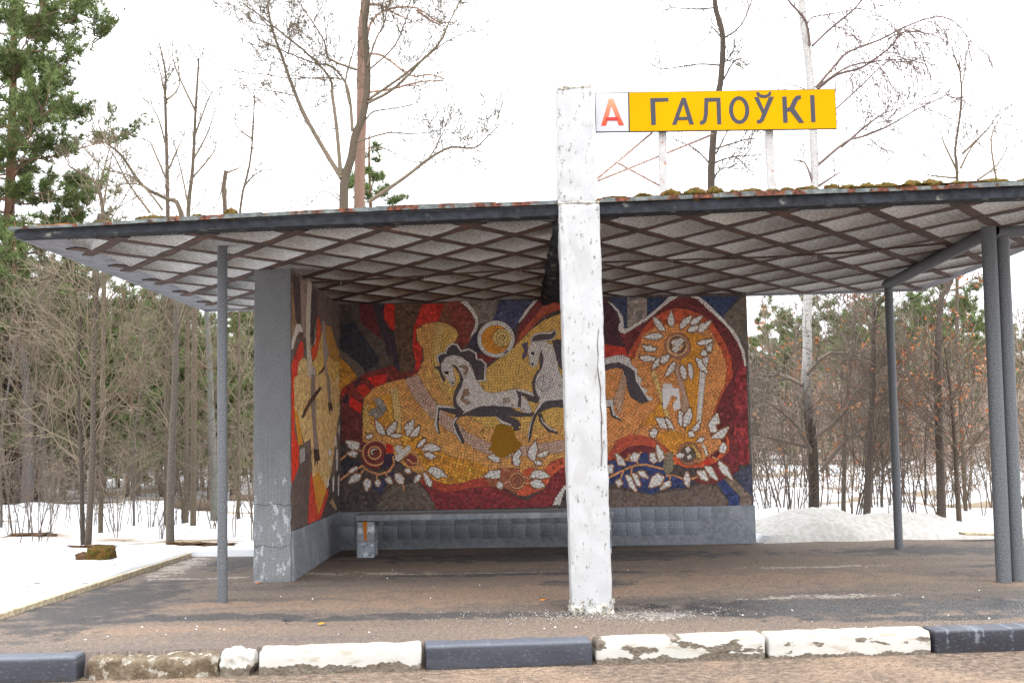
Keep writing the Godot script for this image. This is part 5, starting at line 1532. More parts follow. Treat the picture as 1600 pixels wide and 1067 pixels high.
func hero(called: String, label: String, trunk: Buf, crown: Buf, tmat: Material, leaves: Buf = null) -> Node3D:
	var at := trunk.v[0]
	var t := base(called, label, "tree", Vector3(at.x, 0, at.z))
	put("trunk", trunk.mesh(), tmat, t, -t.position)
	put("crown", crown.mesh(), M.twig, t, -t.position)
	if leaves: put("dry_leaves", leaves.mesh(), M.leaf, t, -t.position).set_meta("kind", "stuff")
	return t

func trunk_line(b: Buf, l: Array, z: float, r0: float, r1: float, col: Color, sides := 9):
	var p := poly3(l, z, 0.02)
	p.insert(0, Vector3(p[0].x, -0.1, p[0].z))
	tube(b, p, r0, r1, sides, col)

func build_hero_trees():
	twig_min = 0.005
	twig_wob = 0.13
	# bare spreading tree behind the middle of the roof
	var t := Buf.new()
	var c := Buf.new()
	trunk_line(t, [-2.95,3.71,-2.94,5.38,-2.92,5.82,-2.80,6.21,-2.74,6.60,-2.62,6.89,-2.53,7.32,-2.51,7.83,-2.53,8.23,-2.55,8.70,-2.50,9.06,-2.46,9.80], 19.5, 0.088, 0.04, GREYB)
	limb(c, [-2.97,5.82,-3.36,6.47,-3.71,7.12,-3.92,7.67,-4.10,8.18,-4.28,8.66,-4.37,9.10,-4.42,9.43], 19.5, 0.046, 0.0120, GREYB * 0.9, 42, 1.15, 0, 0.25, 2)
	limb(c, [-2.99,5.89,-3.06,6.72,-3.15,7.33,-3.22,7.73,-3.60,8.13,-4.10,8.54,-4.49,8.84,-4.88,9.10], 19.5, 0.037, 0.0072, GREYB * 0.9, 39, 1.03, 0, 0.25, 2)
	limb(c, [-2.78,6.68,-2.83,7.25,-2.93,7.62,-3.18,7.91,-3.50,8.01,-4.17,8.33,-4.56,8.55], 19.5, 0.031, 0.0060, GREYB * 0.9, 30, 0.92, 0, 0.2, 2)
	limb(c, [-2.83,7.18,-2.92,7.65,-2.82,8.19,-2.75,8.37,-2.50,8.63], 19.5, 0.022, 0.0060, GREYB * 0.9, 19, 0.80)
	limb(c, [-2.51,7.18,-2.12,7.42,-1.77,7.78,-1.55,8.10,-1.09,8.42,-0.59,8.70], 19.5, 0.031, 0.0060, GREYB * 0.9, 30, 1.03, 0, 0.2, 2)
	limb(c, [-2.48,7.25,-1.84,7.71,-1.23,8.17,-1.05,8.56,-0.83,9.04,-0.76,9.25], 19.5, 0.028, 0.0072, GREYB * 0.9, 30, 1.03, 0, 0.2, 2)
	limb(c, [-2.53,6.89,-2.41,7.07,-2.02,7.10,-1.67,7.27,-1.42,7.55], 19.5, 0.019, 0.0048, GREYB * 0.9, 16, 0.80)
	limb(c, [-2.49,5.39,-1.85,5.80,-1.43,6.15,-1.04,6.38,-0.62,6.35,-0.37,6.53,-0.12,6.74], 19.5, 0.037, 0.0048, GREYB * 0.9, 34, 0.92, 0, 0.2, 2)
	limb(c, [-1.43,6.15,-1.25,6.51,-1.21,6.72,-1.04,6.86], 19.5, 0.015, 0.0036, GREYB * 0.9, 16, 0.57)
	limb(c, [-2.69,6.48,-2.13,6.63,-1.78,6.62,-1.28,6.72,-1.04,6.86], 19.5, 0.019, 0.0042, GREYB * 0.9, 19, 0.69)
	limb(c, [-2.73,6.32,-2.27,6.36,-1.92,6.20,-1.61,6.10,-1.39,6.19], 19.5, 0.012, 0.0036, GREYB * 0.9, 10, 0.57)
	limb(c, [-2.69,7.79,-3.18,7.98,-3.25,8.27,-3.53,8.72,-3.78,9.09], 19.5, 0.025, 0.0072, GREYB * 0.9, 27, 1.03, 0, 0.2, 2)
	limb(c, [-2.97,7.62,-3.25,7.69,-3.89,7.69,-4.49,7.86,-4.95,7.94], 19.5, 0.017, 0.0036, GREYB * 0.9, 22, 0.69)
	limb(c, [-3.22,7.62,-3.89,7.70,-4.24,7.89,-4.59,7.84], 19.5, 0.012, 0.0036, GREYB * 0.9, 15, 0.57)
	limb(c, [-3.82,7.34,-4.10,7.38,-4.31,7.42,-4.56,7.57], 19.5, 0.011, 0.0036, GREYB * 0.9, 13, 0.57)
	limb(c, [-2.83,6.61,-3.04,6.75,-3.43,6.78], 19.5, 0.011, 0.0036, GREYB * 0.9, 10, 0.57)
	limb(c, [-2.51,7.86,-2.33,8.33,-2.22,8.55,-2.11,8.84,-2.00,9.24], 19.5, 0.022, 0.0072, GREYB * 0.9, 22, 0.92, 0, 0.2, 2)
	limb(c, [-2.47,7.79,-2.01,8.22,-1.76,8.76,-1.54,9.19], 19.5, 0.019, 0.0072, GREYB * 0.9, 22, 0.92, 0, 0.2, 2)
	limb(c, [-2.98,5.47,-3.19,5.68,-3.29,5.97,-3.39,6.33], 19.5, 0.012, 0.0036, GREYB * 0.9, 10, 0.57)
	limb(c, [-2.98,5.40,-3.29,5.61,-3.57,5.44,-3.89,5.38,-4.24,5.59], 19.5, 0.012, 0.0036, GREYB * 0.9, 13, 0.57)
	hero("bare_tree", "wide spreading bare tree forking just above the roof left of the pillar", t, c, M.bark)
	# tall pine with orange bark right behind it
	t = Buf.new()
	c = Buf.new()
	trunk_line(t, [-3.61,4.07,-3.55,6.81,-3.53,7.83,-3.48,9.27,-3.47,10.47,-3.44,11.20,-3.38,11.69,-3.33,12.91], 26.0, 0.13, 0.11, PINKB * 1.05)
	for l in [[-3.34,10.81,-3.20,11.15,-2.82,11.46,-2.15,11.42,-1.64,11.02,-1.31,11.02], [-2.15,11.42,-1.87,11.22,-1.59,11.02], [-3.34,10.37,-2.97,10.32,-2.31,9.82,-1.89,9.84,-1.51,9.71], [-3.35,9.43,-2.74,9.54,-2.08,9.68,-1.51,9.71], [-3.34,11.59,-3.00,11.58,-2.68,11.33,-2.20,11.13]]:
		limb(c, l, 26.0, 0.035, 0.014, PINKB, 7, 0.5, 0, 0.15)
	var crown_n := Buf.new()
	for k in 60:
		tuft(crown_n, Vector3(-3.0 + rng.randf_range(-1.5, 1.5), 12.6 + rng.randf_range(-0.6, 1.5), -26 + rng.randf_range(-1.4, 1.4)), Vector3.UP, 1.6)
	var pn := hero("pine_tree", "tall pine with bare orange trunk behind the spreading tree", t, c, M.bark)
	put("needles", crown_n.mesh(), M.needle, pn, -pn.position)
	# birch on the right
	t = Buf.new()
	c = Buf.new()
	var zb := 14.2
	trunk_line(t, [3.76,0.11,3.78,0.60,3.78,1.09,3.75,1.49,3.74,1.81,3.77,2.30,3.79,2.79,3.94,4.37,3.95,5.04,3.94,5.89,3.90,6.40,3.88,6.83,3.86,7.61], zb, 0.07, 0.045, Color(0.8, 0.8, 0.8), 10)
	for k in t.v.size(): t.c[k] = Color(0.15, 0.12, 0.1).lerp(Color(0.82, 0.81, 0.8), smoothstep(1.3, 2.3, t.v[k].y + 0.3 * soft.get_noise_2d(t.v[k].x * 30.0, t.v[k].y * 4.0)))
	var bt := Color(0.16, 0.115, 0.1)
	limb(c, [3.98,4.63,4.33,4.91,4.58,5.00,4.90,5.12,5.28,5.33,5.72,5.52], zb, 0.016 + 0.005, 0.006, bt, 18, 0.6, 0.1, 0.12, 2)
	limb(c, [4.30,4.87,4.68,5.18,4.97,5.37], zb, 0.02, 0.008, bt, 6, 0.4, 0.05)
	limb(c, [4.00,5.66,4.21,5.89,4.44,6.13,4.85,6.27,5.24,6.45,5.65,6.56,5.93,6.44,6.10,6.18], zb, 0.016 + 0.004, 0.005, bt, 30, 0.8, 0.35, 0.12, 1)
	limb(c, [4.03,5.64,4.31,5.86,4.65,5.95,5.01,6.20,5.20,6.39,5.64,6.28,5.72,6.03], zb, 0.02, 0.005, bt, 26, 0.8, 0.35, 0.12, 1)
	limb(c, [4.03,5.67,4.37,5.89,4.72,5.98,5.15,5.99,5.46,5.93], zb, 0.016, 0.005, bt, 18, 0.7, 0.35, 0.12, 1)
	limb(c, [3.98,6.22,4.24,6.47,4.50,6.66,4.66,6.82,4.89,7.01], zb, 0.016 + 0.002, 0.008, bt, 16, 0.8, 0.2, 0.12, 2)
	limb(c, [3.95,6.22,3.86,6.48,3.62,6.61,3.50,6.71,3.25,6.79,3.10,6.97], zb, 0.02, 0.008, bt, 12, 0.6, 0.1)
	limb(c, [3.93,6.52,4.06,6.67,4.34,6.64,4.78,6.80], zb, 0.014, 0.005, bt, 12, 0.6, 0.2)
	limb(c, [4.26,5.38,4.61,5.69,4.81,5.88,5.03,6.04], zb, 0.012, 0.005, bt, 10, 0.6, 0.1)
	limb(c, [3.91,4.41,3.82,4.66,3.72,4.74], zb, 0.018, 0.008, bt, 4, 0.4)
	limb(c, [3.98,4.36,4.16,4.47,4.35,4.59], zb, 0.02, 0.006, bt, 4, 0.4)
	limb(c, [3.86,5.64,3.77,5.77,3.59,5.90], zb, 0.01, 0.005, bt, 4, 0.4)
	for k in 34:
		var x0 := rng.randf_range(3.6, 6.6)
		var y0 := rng.randf_range(5.4, 6.9) - absf(x0 - 4.8) * 0.3
		var pts := PackedVector3Array()
		for j in 6: pts.append(Vector3(x0 + soft.get_noise_2d(k * 9.0, j * 0.7) * 0.12, y0 - j * rng.randf_range(0.12, 0.24), -zb + rng.randf_range(-0.02, 0.02) + 0.3 * sin(k * 1.7)))
		tube(c, pts, 0.003, 0.0022, 3, bt)
	for l in [[3.79,1.13,4.17,1.39,4.42,1.76,4.80,2.02], [3.76,0.94,3.56,1.27,3.24,1.54,3.01,1.68], [3.87,0.70,4.22,1.13,4.63,1.39], [3.78,1.00,3.29,1.14,2.99,1.21], [3.68,1.80,3.42,1.94,3.05,1.88], [3.74,1.94,4.03,2.20,4.53,2.12]]:
		limb(c, l, zb, 0.03, 0.008, Color(0.17, 0.135, 0.11), 22, 0.8, 0.05, 0.15, 2)
	hero("birch_tree", "white barked birch with drooping twigs behind the right roof", t, c, M.birch)
	# dark tree behind the sign
	t = Buf.new()
	c = Buf.new()
	trunk_line(t, [3.03,2.32,3.11,4.99,3.13,5.37,3.17,5.82,3.26,6.43,3.31,6.69,3.36,7.34,3.28,7.73,3.25,7.96,3.23,8.55], 17.0, 0.062, 0.035, BROWN)
	for l in [[3.36,7.34,3.65,7.53,3.82,7.95,3.86,8.19], [3.35,7.36,3.28,7.54,3.24,7.65], [3.31,6.92,3.00,7.02,2.48,7.03,2.25,7.08], [3.13,5.33,2.88,5.60,2.44,5.76], [3.17,5.37,3.43,5.44,3.95,5.47], [3.18,5.59,3.59,5.66,3.81,5.73], [3.14,5.07,3.28,5.29,3.54,5.32], [3.32,7.85,2.95,7.85,2.46,7.82], [3.33,6.96,3.48,6.98], [3.21,5.52,3.41,5.89,3.53,6.04], [3.36,6.69,3.52,6.96,3.67,7.07]]:
		limb(c, l, 17.0, 0.016, 0.006, BROWN, 12, 0.6)
	hero("bare_tree", "slim dark bare tree rising behind the yellow name board", t, c, M.bark)
	# skyline trees on the left
	for q in [["bare_tree", "slender bare tree with upright twigs, left of the two above the left roof", [[-5.10,3.28,-5.12,4.68,-5.14,5.57,-5.17,6.40,-5.17,6.76,-5.27,7.23]], [[-5.12,5.07,-5.31,5.57,-5.44,5.74,-5.79,5.84], [-5.15,6.30,-5.25,6.73,-5.27,6.97], [-5.15,6.36,-5.02,6.63,-5.00,7.13], [-5.14,5.57,-5.21,6.03,-5.41,6.30], [-5.11,5.30,-4.92,5.89]], 0.04],
		["bare_tree", "slender bare tree with upright twigs, right of the two above the left roof", [[-4.81,3.28,-4.81,4.64,-4.75,5.30,-4.71,6.16,-4.68,6.79,-4.67,6.99]], [[-4.71,6.16,-4.96,6.79,-4.98,7.16], [-4.75,5.43,-4.59,5.92,-4.40,6.65], [-4.81,4.71,-4.98,5.30,-5.05,5.73], [-4.74,5.76,-4.53,6.32,-4.40,6.45], [-4.78,5.13,-4.49,5.56,-4.43,5.75]], 0.04],
		["leaning_tree", "bare tree leaning far to the left above the roof's left part", [[-4.42,3.15,-4.63,4.44,-4.82,4.62,-5.16,4.81,-5.47,5.25,-5.65,5.41]], [[-5.65,5.41,-5.87,5.72,-5.94,5.98], [-4.88,4.46,-5.07,4.72,-5.28,4.85,-5.65,4.82,-5.83,4.92], [-5.07,4.44,-5.37,4.85,-5.59,5.32,-5.96,5.51], [-5.16,4.81,-5.41,5.00,-5.68,5.04], [-5.65,5.41,-5.84,5.51,-5.99,5.45]], 0.045],
		["broken_tree", "short broken snag with a ragged top above the left roof", [[-4.13,3.21,-4.13,4.54,-4.15,4.78,-4.15,4.94,-4.12,5.13]], [[-4.12,4.54,-4.09,4.78,-4.07,4.88], [-4.12,5.10,-4.01,5.20,-3.98,5.29]], 0.035],
		["bare_tree", "thin lone bare tree between the snag and the forked tree", [[-4.17,3.33,-4.16,4.77,-4.03,5.41,-3.98,5.88,-3.95,6.57]], [[-3.98,5.88,-4.20,6.06,-4.30,6.19], [-4.09,5.14,-3.93,5.27,-3.70,5.33]], 0.025],
		["bare_tree", "crooked bare stem bending left beside the big pine", [[-5.69,3.17,-5.72,4.38,-5.78,4.76,-5.89,4.92,-6.11,5.05,-6.20,5.11]], [[-5.78,4.76,-5.65,5.07,-5.61,5.63], [-5.72,4.52,-5.62,5.01,-5.62,5.38]], 0.035],
		["bare_tree", "thin many stemmed bare tree above the far right roof", [[6.39,2.54,6.51,4.82,6.51,5.28,6.64,5.99,6.63,6.60]], [[6.53,4.92,6.42,5.42,6.44,5.56], [6.57,4.99,6.80,5.34,7.24,5.76], [6.80,4.81,7.13,5.05,7.43,5.47], [7.08,4.81,7.14,5.48,7.28,5.80], [6.53,4.85,6.25,4.89,5.97,4.93], [6.60,5.20,6.87,5.48,7.02,5.70]], 0.03]]:
		t = Buf.new()
		c = Buf.new()
		var z := {"leaning_tree": 15.5, "broken_tree": 16.0}.get(q[0], 16.5) as float
		if q[4] == 0.025: z = 17.0
		if q[1].begins_with("crooked"): z = 15.5
		if q[1].begins_with("thin many"): z = 16.0
		trunk_line(t, q[2][0], z, q[4] * 0.95, 0.010 if q[0] != "broken_tree" else 0.03, GREYB)
		for l in q[3]: limb(c, l, z, 0.018, 0.005, GREYB, 7 if q[0] != "broken_tree" else 2, 0.45)
		if q[0] != "broken_tree": twigs(c, poly3(q[2][0], z, 0.02), 14, 0.6, 0.006, GREYB, 0.0, 0.45)
		hero(q[0], q[1], t, c, M.bark)
	twig_min = 0.0036
	twig_wob = 0.26
	# trunks on the left, seen under the roof
	for q in [["grey_tree", "lichen spotted grey trunk in the snow right of the mossy stump", [-3.97,-0.01,-3.97,0.59,-3.95,1.28,-3.92,1.98,-3.91,2.68,-3.88,3.17,-3.85,3.74], 13.0, 0.045, Color(0.2, 0.17, 0.14)],
		["grey_tree", "grey trunk growing right behind the mossy stump", [-4.88,0.00,-4.85,0.61,-4.83,1.23,-4.83,1.99,-4.82,2.68,-4.81,3.38,-4.80,3.88], 12.9, 0.036, Color(0.15, 0.12, 0.095)],
		["dark_tree", "darker thin trunk close to the left of the trunk behind the stump", [-4.97,-0.02,-4.99,0.61,-5.01,1.30,-5.05,2.06,-5.03,2.70], 13.0, 0.026, Color(0.1, 0.08, 0.065)],
		["grey_tree", "pale grey trunk seen between the thin steel post and the side wall", [-4.53,0.31,-4.57,1.30,-4.60,2.21,-4.65,3.12,-4.70,3.86], 17.0, 0.055, Color(0.24, 0.24, 0.21)],
		["dark_tree", "thick dark trunk at the left edge of the picture, under the pine", [-9.46,0.27,-9.48,1.38,-9.50,2.51,-9.57,3.93], 21.0, 0.1, Color(0.085, 0.068, 0.058)],
		["grey_tree", "thick grey trunk second from the left edge of the picture", [-8.65,0.04,-8.66,0.84,-8.68,1.90,-8.80,2.98], 20.0, 0.105, Color(0.16, 0.14, 0.135)],
		["grey_tree", "lichened grey trunk third from the left edge of the picture", [-8.58,0.33,-8.61,1.15,-8.67,2.02,-8.75,3.02], 20.5, 0.08, Color(0.2, 0.175, 0.15)]]:
		t = Buf.new()
		c = Buf.new()
		trunk_line(t, q[2], q[3], q[4] * 1.15, q[4] * 0.6, q[5])
		var path := poly3(q[2], q[3], 0.02)
		twigs(c, path, 34, 1.3, 0.0085, GREYB * 1.1, 0.0, 0.3, 2)
		hero(q[0], q[1], t, c, M.bark)
	# trunks on the right
	var lv: Buf
	for q in [["grey_tree", "brown grey trunk behind the snow bank, midway to the thin steel post", [4.23,0.12,4.28,0.62,4.34,1.25,4.39,1.83,4.42,2.37,4.45,2.79], 13.6, 0.042, Color(0.15, 0.12, 0.1), 0],
		["oak_tree", "dark oak trunk with hanging rusty leaves right of the back steel post", [5.06,0.09,5.07,0.61,5.08,1.24,5.10,1.87,5.15,2.50,5.20,2.82,5.30,2.95,5.36,3.40], 13.4, 0.05, Color(0.16, 0.125, 0.1), 150],
		["oak_tree", "thin oak stem with rusty leaves near the front pair of posts", [5.19,0.07,5.18,0.62,5.18,1.11,5.16,1.61,5.12,2.17], 13.2, 0.03, Color(0.15, 0.115, 0.09), 90],
		["oak_tree", "slender young oak with rusty leaves behind the snow bank's top", [4.66,0.15,4.71,0.89,4.78,1.64,4.89,2.40,4.95,2.97], 16.0, 0.03, Color(0.14, 0.11, 0.09), 120],
		["oak_tree", "low young oak full of rusty leaves left of the back steel post", [5.53,0.16,5.57,0.63,5.56,1.10,5.62,1.74], 17.0, 0.02, Color(0.14, 0.11, 0.09), 150]]:
		t = Buf.new()
		c = Buf.new()
		trunk_line(t, q[2], q[3], q[4] * 1.15, q[4] * 0.55, q[5])
		var path := poly3(q[2], q[3], 0.02)
		twigs(c, path, 36, 1.1, 0.0085, Color(0.15, 0.115, 0.09), 0.0, 0.25, 2)
		lv = null
		if q[6] > 0:
			lv = Buf.new()
			for k in q[6]:
				var clump: Vector3 = c.v[rng.randi() % c.v.size()]
				if clump.distance_to(Vector3(path[0].x, clump.y, path[0].z)) < 0.25: continue
				for j in 4:
					leaf(lv, clump + rand_dir() * rng.randf_range(0.0, 0.12), rng.randf_range(0.035, 0.065))
		hero(q[0], q[1], t, c, M.bark, lv)
	# big pine on the left
	var bp := base("pine_tree", "big green pine with reddish trunk filling the upper left corner", "tree", Vector3(-11.15, 0, -24.0))
	var tb := Buf.new()
	var cb := Buf.new()
	var nb := Buf.new()
	pine(tb, cb, nb, 15.0, 0.17, 2.3, 2.0, 130, 1.5, 0.2)
	put("trunk", tb.mesh(), M.bark, bp)
	put("branchwork", cb.mesh(), M.twig, bp).set_meta("kind", "stuff")
	put("needles", nb.mesh(), M.needle, bp).set_meta("kind", "stuff")

func leaf(b: Buf, p: Vector3, s: float):
	var a := rand_dir()
	var u := rand_dir()
	u = (u - a * u.dot(a)).normalized()
	var col := Color(0.36, 0.135, 0.055) * rng.randf_range(0.6, 1.35)
	quad(b, p, p + a * s * 0.5 + u * s * 0.32, p + a * s, p + a * s * 0.5 - u * s * 0.32, col)

func tuft(b: Buf, p: Vector3, d: Vector3, s: float, col := Color(0.105, 0.138, 0.046)):
	var k0 := rng.randf_range(0.65, 1.4)
	for k in 14:
		var e := (d * 0.8 + rand_dir()).normalized()
		var sd := e.cross(rand_dir()).normalized() * 0.0068 * s
		var l := s * rng.randf_range(0.08, 0.15)
		var c := col * k0 * rng.randf_range(0.75, 1.3)
		tri(b, p - sd, p + sd, p + e * l, c)

func pine(tb: Buf, cb: Buf, nb: Buf, height: float, r: float, reach: float, first: float, whorls: int, dense: float, lean := 0.0):
	var path := PackedVector3Array()
	for k in 11:
		var t := k / 10.0
		path.append(Vector3(lean * t * 2.0 + 0.12 * sin(t * 5.0), height * t - 0.1, 0.1 * sin(t * 4.0 + 1.0)))
	var s := tb.v.size()
	tube(tb, path, r, r * 0.15, 9, Color.WHITE)
	for k in range(s, tb.v.size()):
		var t := tb.v[k].y / height
		tb.c[k] = Color(0.13, 0.1, 0.085).lerp(Color(0.30, 0.145, 0.085), smoothstep(0.25, 0.5, t)) * rng.randf_range(0.9, 1.1)
	for w in whorls:
		var t := lerpf(first / height, 0.98, float(w) / whorls) + rng.randf_range(-0.01, 0.01)
		var f := clampf(t, 0, 0.999) * 10
		var p := path[int(f)].lerp(path[int(f) + 1], f - int(f))
		var shape := sin(clampf((t - first / height) / (1.0 - first / height), 0, 1) * 2.3 + 0.75) 
		var L := reach * maxf(0.14, shape * minf(1.0, (1.0 - t) * 4.0 + 0.1)) * rng.randf_range(0.5, 1.15)
		var az := w * 2.4 + rng.randf_range(-0.4, 0.4)
		var d := Vector3(cos(az), rng.randf_range(-0.1, 0.35), sin(az)).normalized()
		var pts := PackedVector3Array([p])
		var q := p
		var e := d
		for k in 5:
			e = (e + rand_dir() * 0.16 + Vector3.UP * (0.08 * (k - 1))).normalized()
			q += e * L / 5
			pts.append(q)
		tube(cb, pts, 0.035 * (1.1 - t * 0.7), 0.008, 4, Color(0.2, 0.115, 0.075))
		var nsub := int(7 * dense * L / 1.5) + 2
		for k in nsub:
			var u := rng.randf_range(0.35, 1.0)
			var g := u * 5
			var i := mini(int(g), 4)
			var o := pts[i].lerp(pts[i + 1], g - i)
			var sd := rand_dir()
			sd.y = absf(sd.y) * 0.6
			var sdir := ((pts[i + 1] - pts[i]).normalized() * 0.7 + sd).normalized()
			var sl := L * rng.randf_range(0.2, 0.4)
			var sub := PackedVector3Array([o, o + sdir * sl * 0.5, o + (sdir + Vector3.UP * 0.2).normalized() * sl])
			tube(cb, sub, 0.011, 0.005, 3, Color(0.17, 0.11, 0.075))
			for j in int(7 * dense * minf(1.0, L)) + 2:
				var h := rng.randf_range(0.35, 1.05)
				tuft(nb, o + sdir * sl * h + Vector3.UP * 0.1 * h * sl + rand_dir() * 0.07, (sdir + Vector3.UP * 0.5).normalized(), rng.randf_range(1.3, 2.0) / sqrt(dense))

# ------------------------------------------------------------------ the wood behind
func ordinal(k: int) -> String:
	var names := ["first", "second", "third", "fourth", "fifth", "sixth", "seventh", "eighth", "ninth", "tenth", "eleventh", "twelfth", "thirteenth", "fourteenth", "fifteenth", "sixteenth", "seventeenth", "eighteenth", "nineteenth", "twentieth"]
	if k < 20: return names[k]
	var tens := ["", "", "twenty", "thirty", "forty", "fifty", "sixty", "seventy", "eighty", "ninety"]
	return tens[(k + 1) / 10] + ("-" + names[(k + 1) % 10 - 1] if (k + 1) % 10 else "th")

func scatter(protos: Array, n: int, x0: float, x1: float, z0: float, z1: float, label: String, group: String, smin: float, smax: float, cap := 9.0, seed_at := 1):
	rng.seed = seed_at
	var spots := []
	for k in n:
		var z := rng.randf_range(z0, z1)
		# x0, x1 are given as slopes, so that the strip widens with distance
		spots.append([lerpf(x0, x1, (k + rng.randf()) / n), z])
	spots.sort_custom(func(a, b): return a[0] < b[0])
	for k in spots.size():
		var z: float = spots[k][1]
		var x: float = spots[k][0] * -z
		var pr: Array = protos[rng.randi() % protos.size()]
		var o: Node3D
		if pr[1]:
			o = pr[0]
			pr[1] = false
			add_child(o)
			o.name = numbered(pr[2])
		else:
			o = pr[0].duplicate()
			o.name = numbered(pr[2])
			add_child(o)
		o.position = Vector3(x, ground_y(x, z) - 0.03, z)
		o.rotation.y = rng.randf() * TAU
		var grown := rng.randf_range(smin, smax)
		if pr[4] > 0.0: grown = minf(grown, (1.2 - cap * z) / pr[4] * rng.randf_range(0.7, 1.05))
		o.scale = Vector3.ONE * grown
		tag(o, "%s, %s from the left" % [label, ordinal(k)], pr[3], group)

func proto(called: String, category: String) -> Array:
	return [Node3D.new(), true, called, category, 0.0]

func build_wood():
	rng.seed = 99
	var pines := []
	for k in 3:
		var p := proto("pine_tree", "tree")
		var tb := Buf.new()
		var cb := Buf.new()
		var nb := Buf.new()
		pine(tb, cb, nb, [8.5, 7.2, 10.0][k], [0.11, 0.09, 0.13][k], [1.7, 1.8, 1.9][k], [1.2, 0.8, 2.6][k], [48, 44, 46][k], 1.0)
		put("trunk", tb.mesh(), M.bark, p[0])
		put("branchwork", cb.mesh(), M.twig, p[0]).set_meta("kind", "stuff")
		put("needles", nb.mesh(), M.needle, p[0]).set_meta("kind", "stuff")
		p[4] = [8.5, 7.2, 10.0][k]
		pines.append(p)
	var bares := []
	for k in 5:
		var p := proto("bare_tree", "tree")
		var tb := Buf.new()
		var cb := Buf.new()
		var H: float = [6.5, 5.2, 7.5, 5.8, 6.2][k]
		var path := PackedVector3Array()
		var q := Vector3(0, -0.1, 0)
		var e := Vector3.UP
		for j in 8:
			path.append(q)
			e = (e + rand_dir() * 0.13 + Vector3.UP * 0.1).normalized()
			q += e * H / 7
		tube(tb, path, [0.036, 0.028, 0.044, 0.03, 0.034][k], 0.008, 7, [GREYB, Color(0.16, 0.135, 0.115), BROWN, Color(0.15, 0.12, 0.1), GREYB][k])
		twigs(cb, path, 58, 1.4, 0.0085, [GREYB, BROWN * 1.15, BROWN, Color(0.17, 0.133, 0.097), Color(0.2, 0.158, 0.113)][k] * 1.05, 0.0, 0.12, 2)
		put("trunk", tb.mesh(), M.bark, p[0])
		put("crown", cb.mesh(), M.twig, p[0])
		p[4] = H + 0.4
		bares.append(p)
	var saps := []
	for k in 5:
		var p := proto("sapling", "sapling")
		var b := Buf.new()
		for j in [3, 2, 4, 1, 5][k]:
			var d := (Vector3.UP + rand_dir() * 0.22).normalized()
			grow(b, Vector3(rng.randf_range(-0.12, 0.12), -0.08, rng.randf_range(-0.12, 0.12)), d, rng.randf_range(1.1, 2.3), 0.011, 2, [BROWN, GREYB, BROWN * 1.1, Color(0.12, 0.085, 0.065), Color(0.1, 0.075, 0.06)][k], 0.05, 4.0, 0.0, 0.14)
		put("stems", b.mesh(), M.twig, p[0])
		saps.append(p)
	var bushes := []
	for k in 3:
		var p := proto("bare_bush", "bush")
		var b := Buf.new()
		for j in 11:
			var d := (Vector3.UP * 0.9 + rand_dir() * 0.7).normalized()
			d.y = absf(d.y)
			grow(b, Vector3(rng.randf_range(-0.25, 0.25), -0.08, rng.randf_range(-0.25, 0.25)), d, rng.randf_range(1.2, 2.6), 0.010, 2, [Color(0.17, 0.135, 0.098), Color(0.2, 0.16, 0.115), Color(0.19, 0.14, 0.105)][k], 0.03, 5.0, 0.0, 0.2)
		put("stems", b.mesh(), M.twig, p[0])
		bushes.append(p)
	var oaks := []
	for k in 2:
		var p := proto("young_oak", "sapling")
		var b := Buf.new()
		for j in 2: grow(b, Vector3(0, -0.08, 0), (Vector3.UP + rand_dir() * 0.2).normalized(), rng.randf_range(1.8, 2.6), 0.014, 2, Color(0.14, 0.1, 0.08), 0.05, 5.0, 0.0, 0.16)
		var lv := Buf.new()
		for j in 70:
			var c: Vector3 = b.v[rng.randi() % b.v.size()]
			if c.y < 0.5: continue
			for i in 4: leaf(lv, c + rand_dir() * rng.randf_range(0, 0.1), rng.randf_range(0.035, 0.065))
		put("stems", b.mesh(), M.twig, p[0])
		put("dry_leaves", lv.mesh(), M.leaf, p[0]).set_meta("kind", "stuff")
		oaks.append(p)
	var sp: Node3D = pines[2][0].duplicate()
	sp.name = numbered("pine_tree")
	add_child(sp)
	sp.position = Vector3(-4.2, 0, -34.0)
	sp.scale = Vector3(1.25, 1.08, 1.25)
	tag(sp, "pine whose crown shows above the roof beside the tall orange trunk", "tree")
	# left of the shelter (slopes are x over distance)
	scatter(pines, 34, -0.44, -0.19, -22, -34, "green pine in the wood left of the shelter", "pines left of the shelter", 0.6, 1.2, 0.145, 11)
	scatter(pines, 17, -0.62, -0.37, -19, -32, "green pine at the left edge of the wood", "pines at the left edge", 0.8, 1.15, 0.26, 12)
	scatter(bares, 9, -0.56, -0.20, -15.5, -24, "bare tree in the wood left of the shelter", "bare trees left of the shelter", 0.75, 1.1, 0.19, 13)
	scatter(saps, 40, -0.52, -0.225, -12.9, -18, "bare sapling standing in the snow left of the shelter", "saplings left of the shelter", 0.45, 0.95, 9.0, 14)
	scatter(bushes, 9, -0.56, -0.20, -18.5, -28, "bare brushwood bush in the wood left of the shelter", "bushes left of the shelter", 0.7, 1.2, 9.0, 15)
	# right of the shelter
	var pale := []
	for k in 2:
		var p := proto("bare_bush", "bush")
		var b := Buf.new()
		for j in 10:
			var d := (Vector3.UP * 0.9 + rand_dir() * 0.7).normalized()
			d.y = absf(d.y)
			grow(b, Vector3(rng.randf_range(-0.25, 0.25), -0.08, rng.randf_range(-0.25, 0.25)), d, rng.randf_range(1.2, 2.6), 0.010, 2, [Color(0.26, 0.19, 0.155), Color(0.3, 0.22, 0.18)][k], 0.02, 5.0, 0.03, 0.24)
		put("stems", b.mesh(), M.twig, p[0])
		pale.append(p)
	scatter(pines, 22, 0.16, 0.62, -28, -44, "green pine in the wood right of the shelter", "pines right of the shelter", 0.6, 1.1, 0.112, 21)
